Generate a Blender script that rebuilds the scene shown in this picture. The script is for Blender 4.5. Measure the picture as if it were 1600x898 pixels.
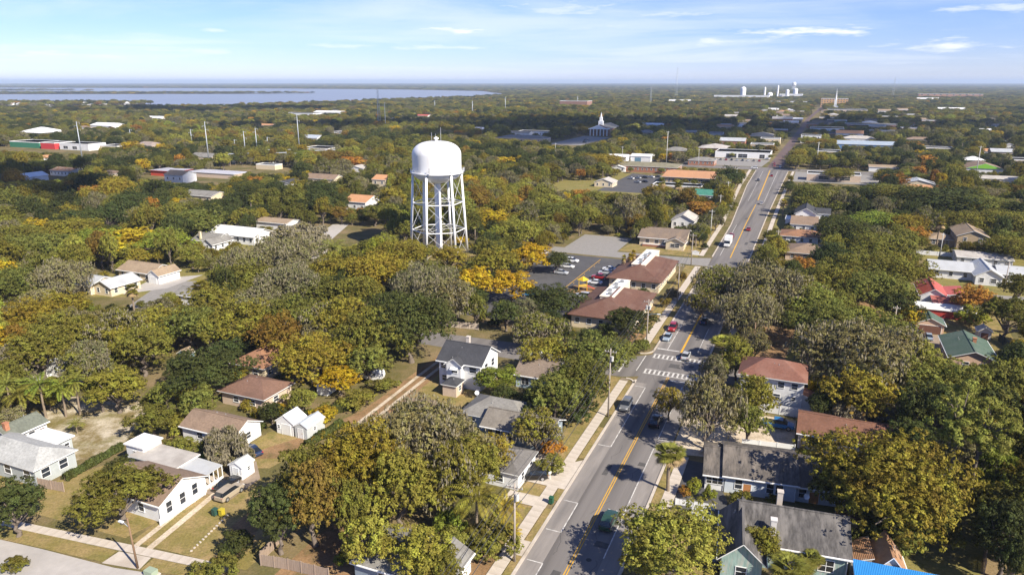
import bpy, math, random
import numpy as np
from mathutils import Vector, Matrix
random.seed(7); RNG = np.random.default_rng(7)
for o in list(bpy.data.objects): bpy.data.objects.remove(o)
scene = bpy.context.scene; COL = scene.collection

# ---------------------------------------------------------------- camera, sky, sun, exposure
CAM_H = 60.0
cam = bpy.data.cameras.new('camera'); cam_o = bpy.data.objects.new('camera', cam); COL.objects.link(cam_o)
cam.sensor_width = 36.0; cam.lens = 36.0*1111.0/1600.0; cam.clip_start = 1.0; cam.clip_end = 90000.0
cam_o.location = (0, 0, CAM_H); cam_o.rotation_euler = (math.radians(90-16.115), 0, 0)
scene.camera = cam_o
SUN_EL, SUN_AZ = 39.0, 135.0
w = bpy.data.worlds.new('World'); scene.world = w; w.use_nodes = True
nt = w.node_tree; N = nt.nodes; LK = nt.links; N.clear()
def wn(t, **k):
    n = N.new(t)
    for a, b in k.items(): setattr(n, a, b)
    return n
sky = wn('ShaderNodeTexSky', sky_type='NISHITA', sun_disc=False, sun_elevation=math.radians(SUN_EL), sun_rotation=math.radians(SUN_AZ), altitude=50, air_density=0.9, dust_density=0.0, ozone_density=6.0)
tc = wn('ShaderNodeTexCoord'); sep = wn('ShaderNodeSeparateXYZ'); LK.new(tc.outputs['Generated'], sep.inputs[0])
def wm(op, a, b, clamp=False):
    n = wn('ShaderNodeMath', operation=op); n.use_clamp = clamp
    for i, v in enumerate((a, b)):
        if v is None: continue
        if isinstance(v, (int, float)): n.inputs[i].default_value = v
        else: LK.new(v, n.inputs[i])
    return n.outputs[0]
zz = wm('MAXIMUM', sep.outputs[2], 0.0); den = wm('ADD', zz, 0.035)
cx = wm('DIVIDE', sep.outputs[0], den); cy = wm('DIVIDE', sep.outputs[1], den)
def cloud_layer(sx, sy, rot, lo, hi, seed, detail):
    cmb = wn('ShaderNodeCombineXYZ'); LK.new(wm('MULTIPLY', cx, sx), cmb.inputs[0]); LK.new(wm('MULTIPLY', cy, sy), cmb.inputs[1]); cmb.inputs[2].default_value = seed
    mp = wn('ShaderNodeMapping'); mp.inputs['Rotation'].default_value = (0, 0, rot); LK.new(cmb.outputs[0], mp.inputs[0])
    nz = wn('ShaderNodeTexNoise'); nz.inputs['Scale'].default_value = 1.0; nz.inputs['Detail'].default_value = detail; nz.inputs['Roughness'].default_value = 0.6
    nz.inputs['Distortion'].default_value = 0.4; LK.new(mp.outputs[0], nz.inputs['Vector'])
    mr = wn('ShaderNodeMapRange'); mr.inputs[1].default_value = lo; mr.inputs[2].default_value = hi; LK.new(nz.outputs[0], mr.inputs[0]); mr.interpolation_type = 'SMOOTHSTEP'
    return mr.outputs[0]
c2 = cloud_layer(0.20, 0.24, 0.3, 0.45, 0.70, 11.3, 6)       # veils
az = wm('ARCTAN2', sep.outputs[0], sep.outputs[1]); el = wm('ARCSINE', sep.outputs[2], None)
cb_ = wn('ShaderNodeCombineXYZ'); LK.new(wm('MULTIPLY', az, 22.0), cb_.inputs[0]); LK.new(wm('MULTIPLY', el, 130.0), cb_.inputs[1])
cn_ = wn('ShaderNodeTexNoise'); cn_.inputs['Scale'].default_value = 1.0; cn_.inputs['Detail'].default_value = 8; cn_.inputs['Roughness'].default_value = 0.62; LK.new(cb_.outputs[0], cn_.inputs['Vector'])
rag = wm('MULTIPLY', wm('SUBTRACT', cn_.outputs[0], 0.5), 4.2)
cl = wm('MULTIPLY', c2, 0.42)
# fair-weather clouds by bearing and height above the horizon in degrees: (bearing, height, half width, half height, thickness)
for (b0, h0, wb, wh, amp) in ((21.3,3.40,5.4,.46,.95),(15.2,2.80,3.6,.36,.7),(-4.0,3.72,4.2,.42,.85),(3.8,5.2,5.5,.8,.5),(12.0,4.9,4.5,.5,.5),(30.2,2.3,4.2,.42,.85),(33.5,4.5,4.5,.35,.55),(-30.5,1.7,4.2,.32,.6),(-12.2,2.55,3.6,.25,.45),(-21.6,3.5,1.2,.2,.5),(-10,1.0,12,.22,.4),(-24,2.1,7,.22,.45),(-6,2.5,7,.25,.5),(8,3.9,6,.35,.5),(26,1.2,9,.22,.35),(60,3.0,9,.5,.8),(-75,4.0,9,.5,.8),(140,4,9,.6,.8)):
    dx = wm('DIVIDE', wm('SUBTRACT', az, math.radians(b0)), math.radians(wb)); dy = wm('DIVIDE', wm('SUBTRACT', el, math.radians(h0)), math.radians(wh))
    q = wm('SUBTRACT', 1.0, wm('SQRT', wm('ADD', wm('MULTIPLY', dx, dx), wm('MULTIPLY', dy, dy)), None)); mr = wn('ShaderNodeMapRange'); mr.interpolation_type = 'SMOOTHSTEP'; mr.inputs[1].default_value = .02; mr.inputs[2].default_value = 1.15; mr.inputs[4].default_value = amp; LK.new(wm('ADD', q, wm('MULTIPLY', rag, .85)), mr.inputs[0]); gate = wm('GREATER_THAN', q, -.9)
    cl = wm('MAXIMUM', cl, wm('MULTIPLY', mr.outputs[0], gate))
fade = wn('ShaderNodeMapRange'); LK.new(sep.outputs[2], fade.inputs[0]); fade.inputs[1].default_value = 0.004; fade.inputs[2].default_value = 0.03
cl = wm('MULTIPLY', cl, fade.outputs[0])
tint = wn('ShaderNodeVectorMath', operation='MULTIPLY'); LK.new(sky.outputs[0], tint.inputs[0]); tint.inputs[1].default_value = (0.91, 0.895, 1.22)   # the camera's cool white balance of the sky
mixc = wn('ShaderNodeMix', data_type='RGBA'); LK.new(cl, mixc.inputs['Factor']); LK.new(tint.outputs[0], mixc.inputs['A']); mixc.inputs['B'].default_value = (8.6, 8.8, 9.2, 1)
bg = wn('ShaderNodeBackground'); LK.new(mixc.outputs['Result'], bg.inputs[0]); bg.inputs[1].default_value = 0.075
w.cycles.sampling_method = 'MANUAL'; w.cycles.sample_map_resolution = 256
wo = wn('ShaderNodeOutputWorld'); LK.new(bg.outputs[0], wo.inputs[0])
sun = bpy.data.lights.new('sun', 'SUN'); sun.energy = 5.0; sun.angle = math.radians(0.5); sun.color = (1.0, 0.92, 0.79)
sun_o = bpy.data.objects.new('sun', sun); COL.objects.link(sun_o); sun_o.location = (200, -200, 300)
_e, _a = math.radians(SUN_EL), math.radians(SUN_AZ)
TOSUN = Vector((math.cos(_e)*math.sin(_a), math.cos(_e)*math.cos(_a), math.sin(_e)))
sun_o.rotation_euler = TOSUN.to_track_quat('Z', 'Y').to_euler()
vs = scene.view_settings; vs.view_transform = 'Standard'; vs.look = 'None'; vs.gamma = 1; vs.exposure = 0.84; vs.use_curve_mapping = False
scene.cycles.max_bounces = 4; scene.cycles.diffuse_bounces = 3; scene.cycles.volume_bounces = 0; scene.cycles.transparent_max_bounces = 8

# ---------------------------------------------------------------- frame of the town's street grid: s runs along the main road, t to its right
TH = math.radians(22.85); EX = (math.sin(TH), math.cos(TH)); RX = (math.cos(TH), -math.sin(TH)); OX = -25.5
def S(s, t): return (OX + s*EX[0] + t*RX[0], s*EX[1] + t*RX[1])
def to_st(x, y):
    dx = x - OX
    return dx*EX[0] + y*EX[1], dx*RX[0] + y*RX[1]
ROT = -TH

# ---------------------------------------------------------------- materials
MATS = {}; TH_ = math.radians(22.85)
def new_mat(name):
    m = bpy.data.materials.new(name); m.use_nodes = True
    n = m.node_tree.nodes; b = n['Principled BSDF']
    return m, n, m.node_tree.links, b
def mat(name, col, rough=0.8, var=0.15, scale=1.5, big=0.0, bump=0.0, metal=0.0, spec=0.3, rib=None, stain=None, stain_amt=0.5, stretch=None, objcol=False, coat=0.0, rotz=None):
    if name in MATS: return MATS[name]
    m, n, L, b = new_mat(name)
    b.inputs['Roughness'].default_value = rough; b.inputs['Metallic'].default_value = metal
    b.inputs['Specular IOR Level'].default_value = spec; b.inputs['Coat Weight'].default_value = coat
    tc = n.new('ShaderNodeTexCoord'); vec = tc.outputs['Object']
    if rotz is not None:
        mp = n.new('ShaderNodeMapping'); mp.inputs['Rotation'].default_value = (0, 0, rotz); L.new(vec, mp.inputs[0]); vec = mp.outputs[0]
    if stretch:
        mp = n.new('ShaderNodeMapping'); mp.inputs['Scale'].default_value = stretch; L.new(vec, mp.inputs[0]); sv = mp.outputs[0]
    else: sv = vec
    nz = n.new('ShaderNodeTexNoise'); nz.inputs['Scale'].default_value = scale; nz.inputs['Detail'].default_value = 6; nz.inputs['Roughness'].default_value = 0.65; L.new(sv, nz.inputs['Vector'])
    mr = n.new('ShaderNodeMapRange'); mr.inputs[1].default_value = 0.3; mr.inputs[2].default_value = 0.7; mr.inputs[3].default_value = 1-var; mr.inputs[4].default_value = 1+var; L.new(nz.outputs[0], mr.inputs[0])
    if objcol:
        oi = n.new('ShaderNodeObjectInfo'); src = oi.outputs['Color']
    else:
        rgb = n.new('ShaderNodeRGB'); rgb.outputs[0].default_value = (*col, 1); src = rgb.outputs[0]
    sc = n.new('ShaderNodeVectorMath'); sc.operation = 'SCALE'; L.new(src, sc.inputs[0]); L.new(mr.outputs[0], sc.inputs['Scale']); out = sc.outputs[0]
    if stain:
        n2 = n.new('ShaderNodeTexNoise'); n2.inputs['Scale'].default_value = big or 0.3; n2.inputs['Detail'].default_value = 5; L.new(sv if stretch else vec, n2.inputs['Vector'])
        r2 = n.new('ShaderNodeMapRange'); r2.inputs[1].default_value = 0.47; r2.inputs[2].default_value = 0.66; r2.inputs[4].default_value = stain_amt; L.new(n2.outputs[0], r2.inputs[0])
        mx = n.new('ShaderNodeMix'); mx.data_type = 'RGBA'; L.new(r2.outputs[0], mx.inputs['Factor']); L.new(out, mx.inputs['A']); mx.inputs['B'].default_value = (*stain, 1); out = mx.outputs['Result']
    L.new(out, b.inputs['Base Color'])
    if rib:
        wv = n.new('ShaderNodeTexWave'); wv.wave_type = 'BANDS'; wv.bands_direction = rib[0]; wv.inputs['Scale'].default_value = rib[1]; wv.inputs['Distortion'].default_value = 0.2; L.new(vec, wv.inputs['Vector'])
        bp = n.new('ShaderNodeBump'); bp.inputs['Strength'].default_value = rib[2]; bp.inputs['Distance'].default_value = 0.08; L.new(wv.outputs[1], bp.inputs['Height']); L.new(bp.outputs[0], b.inputs['Normal'])
    elif bump:
        bp = n.new('ShaderNodeBump'); bp.inputs['Strength'].default_value = bump; bp.inputs['Distance'].default_value = 0.05; L.new(nz.outputs[0], bp.inputs['Height']); L.new(bp.outputs[0], b.inputs['Normal'])
    MATS[name] = m; return m
def roofm(name, col, var=0.28, stain=None, amt=0.5): return mat(name, col, 0.92, max(var, 0.24), 2.6, big=0.30, bump=0.5, stain=stain or tuple(c*0.68 for c in col), stain_amt=max(amt, 0.6))
def metal_roof(name, col, axis='X'): return mat(name, col, 0.45, 0.08, 0.8, big=0.4, rib=(axis, 1.6, 0.5), stain=tuple(c*0.65 for c in col), stain_amt=0.35, spec=0.5)
WHITE = mat('white_paint', (0.74, 0.74, 0.72), 0.6, 0.06, 0.8, big=0.5, stain=(0.52, 0.5, 0.45), stain_amt=0.25)
TRIM = mat('white_trim', (0.76, 0.76, 0.74), 0.55, 0.04)
GLASS = mat('window_glass', (0.03, 0.035, 0.045), 0.12, 0.3, 0.7, spec=0.6)
CONC = mat('concrete', (0.50, 0.44, 0.37), 0.9, 0.12, 1.2, big=0.25, bump=0.2, stain=(0.32, 0.27, 0.21), stain_amt=0.55)
ASPH = mat('asphalt', (0.175, 0.160, 0.149), 0.9, 0.14, 1.1, big=0.55, bump=0.15, stain=(0.112, 0.102, 0.096), stain_amt=0.9, stretch=(1.0, 0.035, 1), rotz=TH_)
PARKL = mat('parking_lane', (0.240, 0.217, 0.197), 0.9, 0.14, 1.0, big=0.6, stain=(0.155, 0.143, 0.134), stain_amt=0.8, stretch=(0.9, 0.12, 1), rotz=TH_)
ASPH_D = mat('dark_asphalt', (0.075, 0.073, 0.075), 0.9, 0.2, 0.9, big=0.1, stain=(0.11, 0.105, 0.10), stain_amt=0.6)
PAINT_W = mat('white_road_paint', (0.58, 0.56, 0.52), 0.8, 0.2, 3, big=1.2, stain=(0.24, 0.23, 0.22), stain_amt=0.8)
PAINT_Y = mat('yellow_road_paint', (0.60, 0.33, 0.03), 0.8, 0.15, 3, big=0.9, stain=(0.34, 0.22, 0.07), stain_amt=0.4)
BRICKROAD = mat('brick_paving', (0.125, 0.082, 0.074), 0.9, 0.2, 0.6, big=0.06, stain=(0.10, 0.082, 0.08), stain_amt=0.8)
def ground_mat(name, a, b, c, s1, s2, s3=None, thr=(0.42, 0.6), bumpy=0.5):
    m, n, L, bs = new_mat(name); bs.inputs['Roughness'].default_value = 0.95; bs.inputs['Specular IOR Level'].default_value = 0.1
    tc = n.new('ShaderNodeTexCoord')
    def nz(sc, d=7):
        q = n.new('ShaderNodeTexNoise'); q.inputs['Scale'].default_value = sc; q.inputs['Detail'].default_value = d; q.inputs['Roughness'].default_value = 0.65; L.new(tc.outputs['Object'], q.inputs['Vector']); return q.outputs[0]
    def mrr(x, lo, hi):
        r = n.new('ShaderNodeMapRange'); r.inputs[1].default_value = lo; r.inputs[2].default_value = hi; L.new(x, r.inputs[0]); return r.outputs[0]
    def mx(f, A, B):
        q = n.new('ShaderNodeMix'); q.data_type = 'RGBA'; L.new(f, q.inputs['Factor'])
        for k, v in (('A', A), ('B', B)):
            if isinstance(v, tuple): q.inputs[k].default_value = (*v, 1)
            else: L.new(v, q.inputs[k])
        return q.outputs['Result']
    fine = nz(3.0, 3); out = mx(mrr(nz(s1), *thr), a, b); out = mx(mrr(nz(s2), 0.5, 0.68), out, c)
    sc = n.new('ShaderNodeVectorMath'); sc.operation = 'SCALE'; r = n.new('ShaderNodeMapRange'); r.inputs[1].default_value = .25; r.inputs[2].default_value = .75; r.inputs[3].default_value = .72; r.inputs[4].default_value = 1.3; L.new(fine, r.inputs[0])
    L.new(out, sc.inputs[0]); L.new(r.outputs[0], sc.inputs['Scale']); L.new(sc.outputs[0], bs.inputs['Base Color'])
    bp = n.new('ShaderNodeBump'); bp.inputs['Strength'].default_value = bumpy; bp.inputs['Distance'].default_value = 0.15; L.new(fine, bp.inputs['Height']); L.new(bp.outputs[0], bs.inputs['Normal'])
    MATS[name] = m; return m
GROUND = ground_mat('wild_ground', (0.125, 0.108, 0.040), (0.21, 0.155, 0.082), (0.082, 0.085, 0.026), 0.09, 0.05)
LAWN = ground_mat('dry_lawn', (0.205, 0.165, 0.055), (0.295, 0.212, 0.098), (0.150, 0.138, 0.040), 0.22, 0.36, thr=(.40,.62))
LAWN_G = ground_mat('green_lawn', (0.185, 0.165, 0.048), (0.24, 0.19, 0.072), (0.135, 0.138, 0.036), 0.2, 0.4)
SAND = ground_mat('sandy_soil', (0.20, 0.155, 0.07), (0.47, 0.41, 0.31), (0.17, 0.145, 0.052), 0.22, 0.13)
PALESAND = ground_mat('pale_sand', (0.46, 0.38, 0.28), (0.56, 0.48, 0.37), (0.33, 0.26, 0.18), 0.2, 0.35)
LEAFDIRT = ground_mat('leaf_litter', (0.22, 0.135, 0.068), (0.29, 0.18, 0.095), (0.135, 0.105, 0.045), 0.25, 0.4)

# ---------------------------------------------------------------- mesh helpers
class MB:
    def __init__(self): self.v = []; self.f = []; self.m = []
    def face(self, pts, m=0):
        i = len(self.v); self.v += [tuple(p) for p in pts]; self.f.append(tuple(range(i, i+len(pts)))); self.m.append(m)
    def box(self, x0, x1, y0, y1, z0, z1, m=0, top=None):
        i = len(self.v)
        self.v += [(x0,y0,z0),(x1,y0,z0),(x1,y1,z0),(x0,y1,z0),(x0,y0,z1),(x1,y0,z1),(x1,y1,z1),(x0,y1,z1)]
        for k, q in enumerate(((0,3,2,1),(4,5,6,7),(0,1,5,4),(1,2,6,5),(2,3,7,6),(3,0,4,7))):
            self.f.append(tuple(i+a for a in q)); self.m.append(top if (top is not None and k == 1) else m)
    def prism(self, poly, z0, z1, m=0, top=None):
        i = len(self.v); k = len(poly)
        self.v += [(p[0], p[1], z0) for p in poly] + [(p[0], p[1], z1) for p in poly]
        self.f.append(tuple(i+a for a in reversed(range(k)))); self.m.append(m)
        self.f.append(tuple(i+k+a for a in range(k))); self.m.append(m if top is None else top)
        for a in range(k):
            b = (a+1) % k; self.f.append((i+a, i+b, i+k+b, i+k+a)); self.m.append(m)
    def tube(self, a, b, r0, r1=None, n=8, m=0, caps=True):
        r1 = r0 if r1 is None else r1; a = Vector(a); b = Vector(b); d = (b-a).normalized()
        u = d.orthogonal().normalized(); w_ = d.cross(u); i = len(self.v)
        for c, r in ((a, r0), (b, r1)):
            for k in range(n):
                an = 2*math.pi*k/n; self.v.append(tuple(c + u*(r*math.cos(an)) + w_*(r*math.sin(an))))
        for k in range(n):
            l = (k+1) % n; self.f.append((i+k, i+l, i+n+l, i+n+k)); self.m.append(m)
        if caps:
            self.f.append(tuple(i+k for k in reversed(range(n)))); self.m.append(m); self.f.append(tuple(i+n+k for k in range(n))); self.m.append(m)
    def path(self, pts, r, n=6, m=0):
        for a, b in zip(pts[:-1], pts[1:]): self.tube(a, b, r, r, n, m, False)
    def lathe(self, prof, n=48, m=0, c=(0, 0)):
        i = len(self.v); k = len(prof)
        for (r, z) in prof:
            for a in range(n):
                an = 2*math.pi*a/n; self.v.append((c[0]+r*math.cos(an), c[1]+r*math.sin(an), z))
        for j in range(k-1):
            for a in range(n):
                b = (a+1) % n; self.f.append((i+j*n+a, i+j*n+b, i+(j+1)*n+b, i+(j+1)*n+a)); self.m.append(m)
    def mesh(self, name, mats, smooth=False):
        me = bpy.data.meshes.new(name); me.from_pydata(self.v, [], self.f)
        mats = mats if isinstance(mats, (list, tuple)) else [mats]
        for q in mats: me.materials.append(q)
        me.polygons.foreach_set('material_index', self.m)
        if smooth: me.polygons.foreach_set('use_smooth', [True]*len(self.f))
        me.update(); return me
    def build(self, name, mats, parent=None, loc=(0,0,0), rz=0.0, smooth=False):
        return put(name, self.mesh(name, mats, smooth), parent, loc, rz)
def put(name, me, parent=None, loc=(0,0,0), rz=0.0, scale=None):
    o = bpy.data.objects.new(name, me); COL.objects.link(o)
    if parent is not None: o.parent = parent
    o.location = loc; o.rotation_euler = (0, 0, rz)
    if scale is not None: o.scale = scale
    return o
def tag(o, label, cat, group=None, kind=None):
    if label: o['label'] = label
    if cat: o['category'] = cat
    if group: o['group'] = group
    if kind: o['kind'] = kind
    return o
def thing(name, label, cat, loc=(0,0,0), rz=0.0, group=None):
    o = bpy.data.objects.new(name, None); COL.objects.link(o); o.empty_display_size = 0.3
    o.location = loc; o.rotation_euler = (0, 0, rz); return tag(o, label, cat, group)
def struct(name, mb, mats, loc=(0,0,0), rz=0.0, parent=None):
    o = mb.build(name, mats, parent, loc, rz)
    if parent is None: o['kind'] = 'structure'
    return o
def st_patch(name, pts, m, z, thick=0.0):
    """flat sheet whose corners are given as (s, t) in the street grid"""
    mb = MB(); P = [S(*p) for p in pts]
    A = sum(P[i][0]*P[(i+1) % len(P)][1]-P[(i+1) % len(P)][0]*P[i][1] for i in range(len(P)))
    if A < 0: P.reverse()
    if thick: mb.prism(P, z-thick, z)
    else: mb.face([(p[0], p[1], z) for p in P])
    return struct(name, mb, m)

# ================================================================ SETTING: ground, lake, roads, yards
mb = MB(); R = 45000.0
mb.face([(R*math.cos(2*math.pi*k/48), R*math.sin(2*math.pi*k/48), 0) for k in range(48)])
struct('ground', mb, GROUND)
WATER = mat('lake_water', (0.21, 0.23, 0.27), 0.36, 0.06, 0.004, spec=0.5)
def world_patch(name, pts, m, z):
    mb = MB(); P = list(pts)
    A = sum(P[i][0]*P[(i+1) % len(P)][1]-P[(i+1) % len(P)][0]*P[i][1] for i in range(len(P)))
    if A < 0: P.reverse()
    mb.face([(p[0], p[1], z) for p in P]); return struct(name, mb, m)
LAKE = [(-4200,1500),(-2200,1500),(-1300,1600),(-900,1640),(-720,1690),(-560,1900),(-400,2250),(-270,2500),(-140,2750),(-20,3300),(-60,3900),(-200,4900),(-900,5900),(-1900,6600),(-3300,7200),(-5200,7600),(-8200,7600),(-9000,4200)]
world_patch('lake', LAKE, WATER, 0.35)
SPITS = [[(-4200,1760),(-1900,1750),(-1150,1860),(-960,1960),(-1050,2080),(-1700,2040),(-4200,1960)], [(-3600,3700),(-2500,3650),(-1500,3750),(-1000,3900),(-1500,4000),(-2600,3980),(-3700,4050)], [(-5200,5000),(-3600,5050),(-2900,5200),(-3600,5350),(-5200,5300)]]
for sp in SPITS: world_patch('lake_spit', sp, GROUND, 0.7)

# main road with kerbs
def lerp_t(tab, s):
    for (a, ta), (b, tb) in zip(tab[:-1], tab[1:]):
        if s <= b: return ta + (tb-ta)*(s-a)/(b-a)
    return tab[-1][1]
LE = [(40,-5.9),(250,-6.1),(330,-7.0),(460,-12.4),(562,-14.0)]; RE = [(40,6.15),(350,5.6),(470,6.4),(562,7.2)]
YL = [(40,0.0),(250,-0.2),(334,-1.4),(389,-1.7),(520,-4.2),(546,-4.8)]
SS = [40,100,145,200,250,290,330,390,460,520,562]
st_patch('main_road', [(s, lerp_t(LE, s)) for s in SS] + [(s, lerp_t(RE, s)) for s in reversed(SS)], ASPH, 0.030)
st_patch('parking_lane', [(50,-5.9),(146,-5.9),(146,-3.45),(50,-3.45)], PARKL, 0.0335); st_patch('parking_lane', [(60,3.6),(148,3.55),(148,6.1),(60,6.15)], PARKL, 0.0335); st_patch('parking_lane', [(167,-5.9),(249,-6.0),(249,-3.5),(167,-3.45)], PARKL, 0.0335); st_patch('parking_lane', [(168,3.5),(249,3.5),(249,5.8),(168,6.0)], PARKL, 0.0335)
st_patch('side_street', [(149.3,-5.9),(147.6,-9),(147.2,-14),(148.3,-56),(146,-120),(154,-120),(156.8,-56),(158.6,-14),(160,-9.5),(162.8,-5.9)], ASPH, 0.024)
st_patch('side_street', [(150.5,6.1),(152,9.5),(152.5,14),(155,30),(160,48),(168,90),(175,90),(167,48),(163,30),(161,14),(161.2,9.5),(163.5,6.1)], ASPH, 0.020)
st_patch('side_street', [(250.5,-6.0),(250.8,-14),(251,-64),(259,-64),(260.5,-14),(263,-6.5)], mat('pale_asphalt', (0.24,0.225,0.205), 0.9, 0.12, 0.8), 0.024)
st_patch('crossing_street', [(546,-240),(546,190),(563,190),(563,-240)], ASPH, 0.024)
st_patch('brick_street', [(562,-8),(711,-5.6),(936,-1.8),(1360,3.5),(2150,28),(2150,35),(1360,10),(936,5),(711,2.4),(562,3)], BRICKROAD, 0.020)
st_patch('street', [(61.8,-54),(60.8,-66),(59.2,-80),(57,-100),(47,-100),(50,-72),(54,-40),(58,-10),(67,-5.9),(68,-10),(65,-38)], mat('pale_street', (0.40,0.37,0.335), 0.9, 0.10, 0.7, big=0.1, stain=(0.30,0.28,0.26), stain_amt=0.5), 0.018)
st_patch('side_street', [(205,-139),(230,-156),(262,-168),(266,-162),(235,-149),(210,-133)], MATS['pale_street'], 0.02)
st_patch('side_street', [(140,-147),(150,-133),(172,-146),(165,-160)], MATS['pale_asphalt'], 0.02)

def kerb(pts, side):
    """raised concrete kerb along an (s,t) polyline; side = +1 means the kerb body lies towards +t"""
    mb = MB()
    for (a, ta), (b, tb) in zip(pts[:-1], pts[1:]):
        d = 0.42*side
        P = [S(a, ta), S(b, tb), S(b, tb+d), S(a, ta+d)]
        if side > 0: P.reverse()
        mb.prism(P, 0.0, 0.15)
    return struct('kerb', mb, CONC)
kerb([(66,-5.9),(147,-5.9)], -1); kerb([(165,-5.95),(249,-6.1)], -1); kerb([(265,-6.3),(330,-7.0),(460,-12.4),(544,-13.8)], -1)
kerb([(60,6.15),(119,6.1)], 1); kerb([(133,6.1),(149,6.1)], 1); kerb([(165,6.05),(350,5.6),(470,6.4),(544,7.1)], 1)
# kerb returns at the side street
def arc_kerb(cs, ct, r, a0, a1):
    P = [S(cs+r*math.sin(a), ct+r*math.cos(a)) for a in np.linspace(a0, a1, 7)]; Q = [S(cs+(r-0.42)*math.sin(a), ct+(r-0.42)*math.cos(a)) for a in np.linspace(a0, a1, 7)]
    mb = MB()
    for k in range(6):
        q = [P[k], P[k+1], Q[k+1], Q[k]]
        A = sum(q[i][0]*q[(i+1) % 4][1]-q[(i+1) % 4][0]*q[i][1] for i in range(4))
        mb.prism(q if A > 0 else q[::-1], 0, 0.15)
    struct('kerb', mb, CONC)
arc_kerb(145.0, -8.2, 2.3, 0, math.pi/2); arc_kerb(165.3, -9.2, 3.2, 0, -math.pi/2); arc_kerb(151.0-2.3, 8.5, 2.3, math.pi/2, math.pi); arc_kerb(164.5+2, 9.2, 3.1, -math.pi/2, -math.pi)
# verge strips, sidewalks of single slabs
def strip(name, s0, s1, t0, t1, m, z): return st_patch(name, [(s0,t0),(s1,t0),(s1,t1),(s0,t1)], m, z)
for a, b in ((70,84.2),(87.5,95.8),(98.2,101.5),(111.5,123.5),(129,144)): strip('verge', a, b, -7.35, -6.35, LAWN, 0.10)
for a, b in ((170,212),(216,246)): strip('verge', a, b, -7.9, -6.55, LAWN, 0.10)
for a, b in ((100.5,112),(113,118)): strip('verge', a, b, 6.6, 7.8, LAWN, 0.10)
slab = MB(); slab.box(-0.86, 0.86, -0.74, 0.74, -0.08, 0.0); slab_me = slab.mesh('slab', CONC)
def slab_walk(s0, s1, t, width=1.72, step=1.5, tf=None):
    base = MB(); P = [S(s0,t-width/2+0.02), S(s0,t+width/2-0.02), S(s1,t+width/2-0.02), S(s1,t-width/2+0.02)]
    base.prism(P, 0.0, 0.095); root = struct('sidewalk', base, mat('joint_dirt', (0.2,0.16,0.11), 0.95, 0.2)); s = s0 + step/2
    while s < s1 - step/2:
        x, y = S(s, t if tf is None else tf(s)); o = put('slab', slab_me, root, (x, y, 0.125 + random.uniform(-.006, .008)), ROT, (width/1.72, step/1.5, 1)); s += step
slab_walk(66, 147, -8.35); slab_walk(166, 249, -9.0, 1.9, 1.8); slab_walk(96, 119, 8.7); slab_walk(134, 149, 8.6)
st_patch('sidewalk', [(265,-9.5),(330,-10.2),(460,-15.5),(544,-17),(544,-18.8),(460,-17.3),(330,-12),(265,-11.2)], CONC, 0.12)
st_patch('sidewalk', [(170,8.5),(350,8.3),(470,9),(544,9.8),(544,11.4),(470,10.6),(350,10),(170,10.2)], CONC, 0.12)
# street at the lower left: sidewalk slabs, verge, driveway apron
st_patch('verge', [(62.0,-56.2),(60.9,-66),(59.3,-80),(57.2,-98),(60.6,-98),(62.3,-80),(63.4,-66),(64.4,-56.5)], LAWN, 0.05)
st_patch('verge', [(65.3,-38.5),(62.8,-50.5),(65.2,-50.8),(66.6,-38)], LAWN, 0.05)
st_patch('driveway_apron', [(61.8,-56.2),(62.8,-50.6),(65.1,-51.2),(64.4,-56.2)], CONC, 0.06)
root = struct('sidewalk', (lambda m_: (m_.prism([S(*p) for p in ((59.9,-95),(66.6,-40.5),(67.7,-40.5),(61.0,-95))][::-1], 0.0, 0.05), m_)[1])(MB()), MATS['joint_dirt'])
for k in range(38):
    t = -94.5 + k*1.45; s = 60.5 + (t+95)*6.7/54.5
    x, y = S(s, t); put('slab', slab_me, root, (x, y, 0.10 + random.uniform(-.008,.008)), ROT+math.radians(7)+math.pi/2, (0.8, 0.97, 1))

# yards and lots
st_patch('lawn', [(64.6,-98),(66.8,-58),(71,-57),(84,-76),(72,-81),(70,-98)], LAWN, 0.012)
st_patch('lawn', [(66.6,-56.6),(68,-38),(82,-38),(86,-46),(86,-52),(79,-53),(78,-57.5)], LAWN, 0.011)
st_patch('bare_soil', [(67.5,-43),(70,-40.5),(79.5,-44.2),(80,-46.8),(74,-46.5)], LEAFDIRT, 0.019)
for t0, t1 in ((-56.5,-55.6),(-54.4,-53.4)): st_patch('drive_strip', [(65.3,t0+1.0),(65.3,t1+1.0),(80.0,t1-1.0),(80.0,t0-1.0)], PALESAND, 0.03)
st_patch('driveway', [(79.5,-57.2),(79.5,-51.6),(86,-51.6),(90,-56),(88,-58)], mat('worn_drive', (0.27,0.21,0.155), 0.95, 0.2, 0.8), 0.02)
st_patch('sandy_lot', [(76.5,-84.5),(84.8,-80.6),(96,-88),(101,-97),(95,-108),(82,-104),(80.5,-94)], SAND, 0.014)
st_patch('yard', [(86,-60.5),(99,-61),(106,-53),(104,-50.5),(96,-51),(89,-52.5)], LAWN, 0.013)
st_patch('dirt_alley', [(89,-60),(92,-53.5),(101,-51.5),(111,-48.5),(112,-51),(101,-53.6),(95,-57)], LEAFDIRT, 0.022)
st_patch('lawn', [(110,-46),(112,-31.5),(128,-33),(144,-34),(147,-46),(120,-45.5)], LAWN, 0.013)
st_patch('dirt_drive', [(108,-50.5),(147,-51),(147,-46),(108,-45)], LEAFDIRT, 0.016)
for t0 in (-49.6,-47.6): st_patch('drive_strip', [(108,t0+0.8),(132,t0),(147,t0-0.2),(147,t0+0.6),(132,t0+0.8),(108,t0+1.6)], PALESAND, 0.03)
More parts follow.
